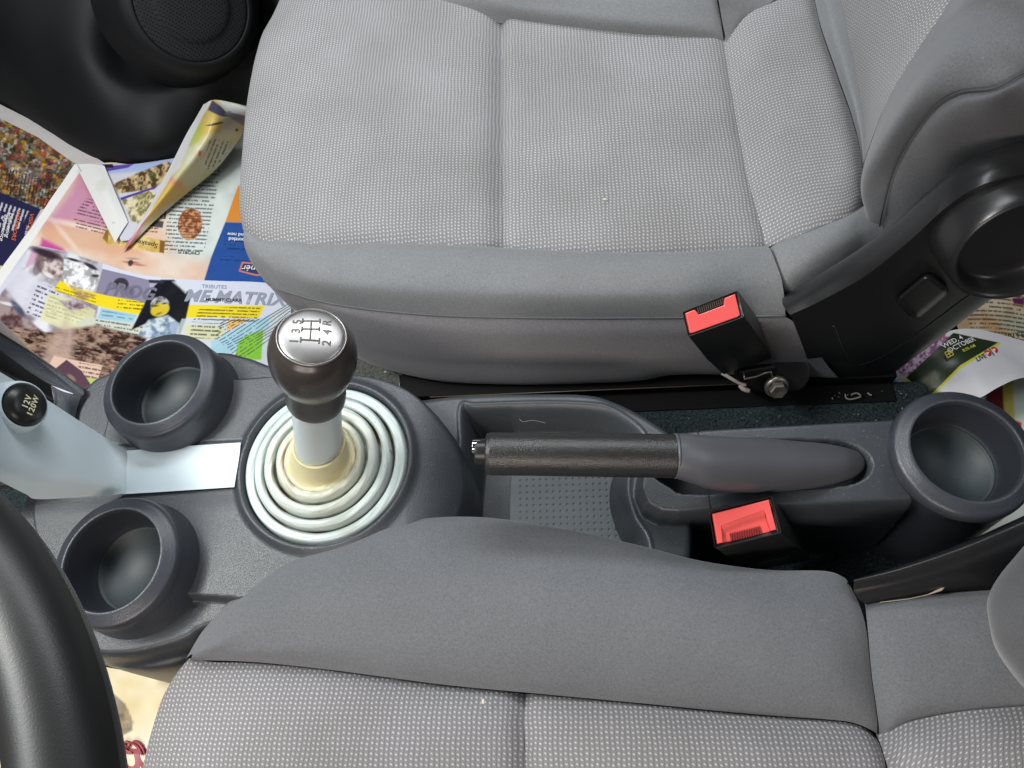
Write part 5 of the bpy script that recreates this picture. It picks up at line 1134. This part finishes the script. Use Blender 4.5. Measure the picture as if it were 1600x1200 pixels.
Yr = [[(318, 163, -.225), (338, 156, -.215), (388, 166, -.235)],
      [(305, 186, -.235), (335, 182, -.205), (386, 192, -.26)],
      [(290, 212, -.245), (325, 212, -.215), (372, 220, -.27)],
      [(264, 264, -.262), (296, 256, -.235), (338, 264, -.283)],
      [(236, 318, -.283), (262, 300, -.262), (290, 304, -.290)],
      [(205, 368, -.294), (222, 350, -.285), (246, 341, -.293)],
      [(192, 392, -.296), (199, 386, -.292), (206, 382, -.296)]]
sheet('curled_page', Yr, 140, 260, paintY, 'yellowish page curled up like a cone against the door sill', 'curled page', wav=.0, seed=6)

# --- right hand papers behind the recliner
def paintR1(V):
    c = Canvas(V, (.62, .50, .36)); al = c.mask([(1300, 300), (1900, 300), (1900, 900), (1300, 900)])
    c.mott(al, (.56, .38, .20), (.70, .60, .46), 40, 3, 1.8); c.put(c.ell(1600, 510, 40, 18, 20, 8), (.50, .52, .40), .8)
    w_ = 3 * np.sin(c.x / 30); c.y = c.y + w_
    c.lines(c.mask([(1500, 462), (1640, 455), (1640, 545), (1520, 525)], 1), 4, 6.6, (.08, .05, .03), 2.2, .62, 4)
    c.put(c.mask([(1565, 459), (1595, 456), (1597, 464), (1567, 468)], .8), (.16, .03, .12)); c.put(c.mask([(1582, 468), (1600, 466), (1600, 477), (1584, 476)], .8), (.16, .03, .12))
    return c.c
g2 = 'printed sheets behind the passenger seat'
R1 = [[(1480, 480, -.27), (1540, 440, -.27), (1660, 380, -.27)], [(1500, 520, -.275), (1560, 500, -.268), (1700, 480, -.27)], [(1515, 560, -.28), (1580, 548, -.265), (1720, 560, -.27)]]
s5 = sheet('printed_page', R1, 200, 170, paintR1, 'orange-brown printed page behind the recliner cover at the right edge', 'printed page', g2, .002, 7)
text('page_lettering', 'INTE', .011, P(1592, 519, -.258), P(1600, 516, -.27) - P(1580, 518, -.27), P(1590, 500, -.27) - P(1592, 520, -.27), M_INKK, s5, surf=on_sheet(s5))
def paintR2(V):
    c = Canvas(V, (.74, .72, .74))
    c.put(c.mask([(1370, 600), (1386, 570), (1412, 560), (1445, 620), (1430, 640), (1380, 600)], .8), (.10, .42, .72))
    c.put(c.mask([(1384, 566), (1400, 570), (1445, 625), (1436, 632), (1398, 592)], .6), (.72, .72, .68))
    g = c.mask([(1414, 592), (1440, 560), (1480, 528), (1490, 520), (1560, 535), (1500, 572), (1450, 622)], .8); c.put(g, (.035, .060, .025))
    c.mott(c.mask([(1430, 600), (1460, 580), (1480, 590), (1450, 618)], 6), (.05, .08, .03), (.24, .24, .17), 16, 3, 1.5)
    c.mott(c.mask([(1395, 575), (1440, 545), (1475, 524), (1485, 526), (1450, 558), (1416, 590)], 1.2), (.28, .12, .24), (.72, .56, .68), 4.5, 4, 4)
    c.put(c.mask([(1440, 540), (1470, 520), (1478, 524), (1452, 540)], 1.5), (.55, .05, .08), .8)
    c.put(c.mask([(1449, 622), (1500, 571), (1562, 534), (1564, 537), (1502, 575), (1453, 624)], .5), (.72, .70, .08)); c.put(c.mask([(1413, 592), (1416, 590), (1449, 620), (1446, 624)], .5), (.72, .70, .20))
    return c.c
R2 = [[(1380, 580, -.19), (1410, 560, -.175), (1450, 532, -.165), (1488, 516, -.165), (1530, 515, -.175), (1590, 530, -.19), (1660, 550, -.20)],
      [(1392, 592, -.19), (1425, 575, -.172), (1465, 550, -.160), (1505, 533, -.160), (1545, 530, -.17), (1600, 545, -.185), (1660, 565, -.20)],
      [(1412, 615, -.19), (1445, 600, -.170), (1490, 575, -.155), (1530, 560, -.155), (1570, 560, -.165), (1610, 575, -.18), (1660, 590, -.20)],
      [(1440, 650, -.19), (1480, 640, -.170), (1530, 622, -.16), (1560, 605, -.16), (1590, 592, -.165), (1620, 590, -.18), (1660, 600, -.20)]]
s6 = sheet('event_leaflet', R2, 240, 160, paintR2, 'curled leaflet with green band reading WED and OCTOBER behind the rear cup holder', 'leaflet', g2, .0, 8)
f6 = on_sheet(s6)
ex_ = P(1535, 535, -.16) - P(1488, 560, -.16); eu = P(1490, 535, -.16) - P(1502, 556, -.16)
for bd, px, py, sz, m in (('WED, 4', 1490, 532, .0078, M_INKW), ('OCTOBER', 1504, 537, .0078, M_INKW), ('8:30 AM', 1514, 544, .0050, M_INKY), ('LIVE', 1532, 560, .0072, M_INKK), ('|', 1552, 546, .010, M_INKK)):
    text('leaflet_lettering', bd, sz, P(px, py, -.157), ex_, eu, m, s6, bold=.02 if sz > .008 else .01, surf=f6)
for px, py in ((1544, 551), (1558, 542)):
    cc = f6(P(px, py, -.157)[None])[0]; nn_ = np.cross(ex_, eu); nn_ /= np.linalg.norm(nn_); nn_ = nn_ if nn_[2] > 0 else -nn_
    lathe('live_badge', [(0.0036, -.0004), (.0036, 0), (0, .0)], cc, nn_, M_INKRED, s6, 32)
    e1 = ex_ / np.linalg.norm(ex_); e2 = eu / np.linalg.norm(eu)
    prism('play_mark', [cc + nn_ * .0004 + e1 * .0018, cc + nn_ * .0004 - e1 * .0011 + e2 * .0015, cc + nn_ * .0004 - e1 * .0011 - e2 * .0015], nn_, .0003, M_INKW, s6)
bm = bmesh.new()
for k in range(3):
    for a, c_ in (((0, k), (3, k)), ((k * 1.5, 0), (k * 1.5, 2))):
        b0 = P(1478, 562, -.157) + np.array([0, 0, .004]); e1 = ex_ / np.linalg.norm(ex_) * .0024; e2 = eu / np.linalg.norm(eu) * .003
        tube_bm(bm, [b0 + e1 * a[0] + e2 * a[1], b0 + e1 * c_[0] + e2 * c_[1]], .0005, 5)
me = bpy.data.meshes.new('calendar_mark'); bm.to_mesh(me); bm.free(); link('calendar_mark', me, M_INKY, s6)
def paintR3(V):
    c = Canvas(V, (.66, .70, .64)); c.put(c.mask([(1540, 600), (1572, 600), (1578, 700), (1540, 700)], 2), (.22, .03, .03)); c.put(c.mask([(1566, 590), (1582, 588), (1588, 700), (1572, 700)], 1.5), (.62, .56, .16))
    c.put(c.mask([(1580, 655), (1596, 660), (1596, 668), (1580, 662)], 1), (.6, .05, .05)); return c.c
R3 = [[(1520, 590, -.23), (1600, 570, -.23), (1720, 560, -.24)], [(1520, 700, -.23), (1600, 700, -.22), (1720, 720, -.24)], [(1520, 900, -.23), (1600, 900, -.23), (1720, 900, -.24)]]
sheet('printed_page', R3, 100, 120, paintR3, 'pale page with dark red and yellow stripe right of the rear cup holder', 'printed page', g2, .003, 9)
# --- driver footwell sheet with maroon script
def paintD(V):
    c = Canvas(V, (.78, .70, .50)); al = c.mask([(-200, 900), (500, 900), (500, 1500), (-200, 1500)]); c.mott(al, (.72, .60, .34), (.80, .75, .60), 70, 3, 1.8)
    c.put(c.mask([(158, 1078), (178, 1084), (196, 1100), (208, 1128), (206, 1142), (190, 1150), (160, 1150)], 1.5), (.30, .24, .17)); c.mott(c.mask([(176, 1110), (200, 1110), (204, 1140), (180, 1145)], 3), (.22, .18, .13), (.44, .36, .20), 12, 4, 2)
    return c.c
ZD = -.265
DR = [[(-120, 960, ZD), (100, 1025, ZD), (160, 1041, ZD), (220, 1053, ZD), (300, 1076, ZD)], [(-120, 1120, ZD), (100, 1120, ZD), (200, 1120, ZD), (300, 1130, ZD), (340, 1140, ZD)], [(-120, 1330, ZD), (100, 1330, ZD), (200, 1330, ZD), (300, 1330, ZD), (340, 1330, ZD)]]
s7 = sheet('cream_poster', DR, 160, 140, paintD, 'cream sheet with maroon script letters on the driver side floor, bottom left', 'paper sheet', 'printed sheets on the driver floor', .002, 10)
s7.pop('group', None) if 'group' in s7.keys() else None
def script(p0, body, s): text('poster_lettering', body, s, P(*p0), P(218, 1220, ZD) - P(206, 1160, ZD), P(230, 1180, ZD) - P(195, 1190, ZD), M_INKR, s7, shear=.3, bold=.012, surf=on_sheet(s7))
script((214, 1196, ZD), 'Ba', .050)
bm = bmesh.new()
for pts in ([(196, 1164), (199, 1168), (203, 1164), (199, 1159), (194, 1162), (197, 1172), (206, 1176)], [(204, 1162), (212, 1158), (221, 1166), (226, 1178)], [(206, 1160), (216, 1168), (222, 1180)]):
    w_ = resample([P(a, b_, ZD + .003) for a, b_ in pts], 24); tube_bm(bm, w_, .0011 * np.sin(np.linspace(.3, 2.9, 24)) + .0004, 6)
me = bpy.data.meshes.new('poster_flourish'); bm.to_mesh(me); bm.free(); link('poster_flourish', me, M_INKR, s7)

# ================================================================== crumbs, lint
rng = np.random.RandomState(3)
def blob(name, p, r, mat, label, cat, group=None, sq=(1, .7, .5)):
    bm = bmesh.new(); bmesh.ops.create_icosphere(bm, subdivisions=2, radius=r)
    for v in bm.verts: v.co = Vector((v.co.x * sq[0], v.co.y * sq[1], v.co.z * sq[2])) * (1 + .25 * (rng.rand() - .5)) + Vector(p)
    me = bpy.data.meshes.new(name); bm.to_mesh(me); bm.free(); return tag(link(name, me, mat), label, cat, group)
M_CRUMB = flat('crumb', (.68, .60, .45), .8)
blob('crumb', P(755, 1096, .004), .0017, M_CRUMB, 'pale crumb on the driver seat insert near its middle seam', 'crumb', sq=(.6, 1, .5))
blob('crumb', P(945, 311, .005), .0013, M_CRUMB, 'tiny white crumb on the passenger seat insert', 'crumb', sq=(1.3, .6, .5))
blob('crumb', P(602, 581, -.21), .0018, M_CRUMB, 'small cream crumb on the grey felt beside the gear knob', 'crumb')
bm = bmesh.new()
for _ in range(40):
    px = rng.uniform(1060, 1420); py = 632 + rng.rand() * 30 if rng.rand() < .4 else 610 + rng.rand() * 14
    if px < 1300 and py < 625: continue
    p = P(px, py, -.134 + .003); a = rng.rand() * 6.28; l = rng.uniform(.0002, .0010)
    tube_bm(bm, [p - l * np.array([math.cos(a), math.sin(a), 0]), p + l * np.array([math.cos(a), math.sin(a), 0])], rng.uniform(.0002, .0006), 5)
for pts in ([(1321, 616), (1322, 622), (1330, 624), (1345, 620)], [(1330, 617), (1338, 614), (1345, 618)], [(1355, 614), (1362, 618)]):
    tube_bm(bm, resample([P(a, b_, -.128) for a, b_ in pts], 12), .0008, 5)
me = bpy.data.meshes.new('carpet_litter'); bm.to_mesh(me); bm.free()
lt = link('carpet_litter', me, flat('litter', (.22, .21, .18), .8)); lt['kind'] = 'stuff'; lt['label'] = 'pale dust and lint scattered on dark carpet by the seat rail'; lt['category'] = 'litter'
tag(tube('hair', [P(811, 654, -.045), P(817, 659, -.045), P(832, 657, -.045), P(853, 661, -.045)], .00013, M_INKG, None, 5, spl=30), 'fine white hair lying in the tray behind the handbrake grip', 'hair')
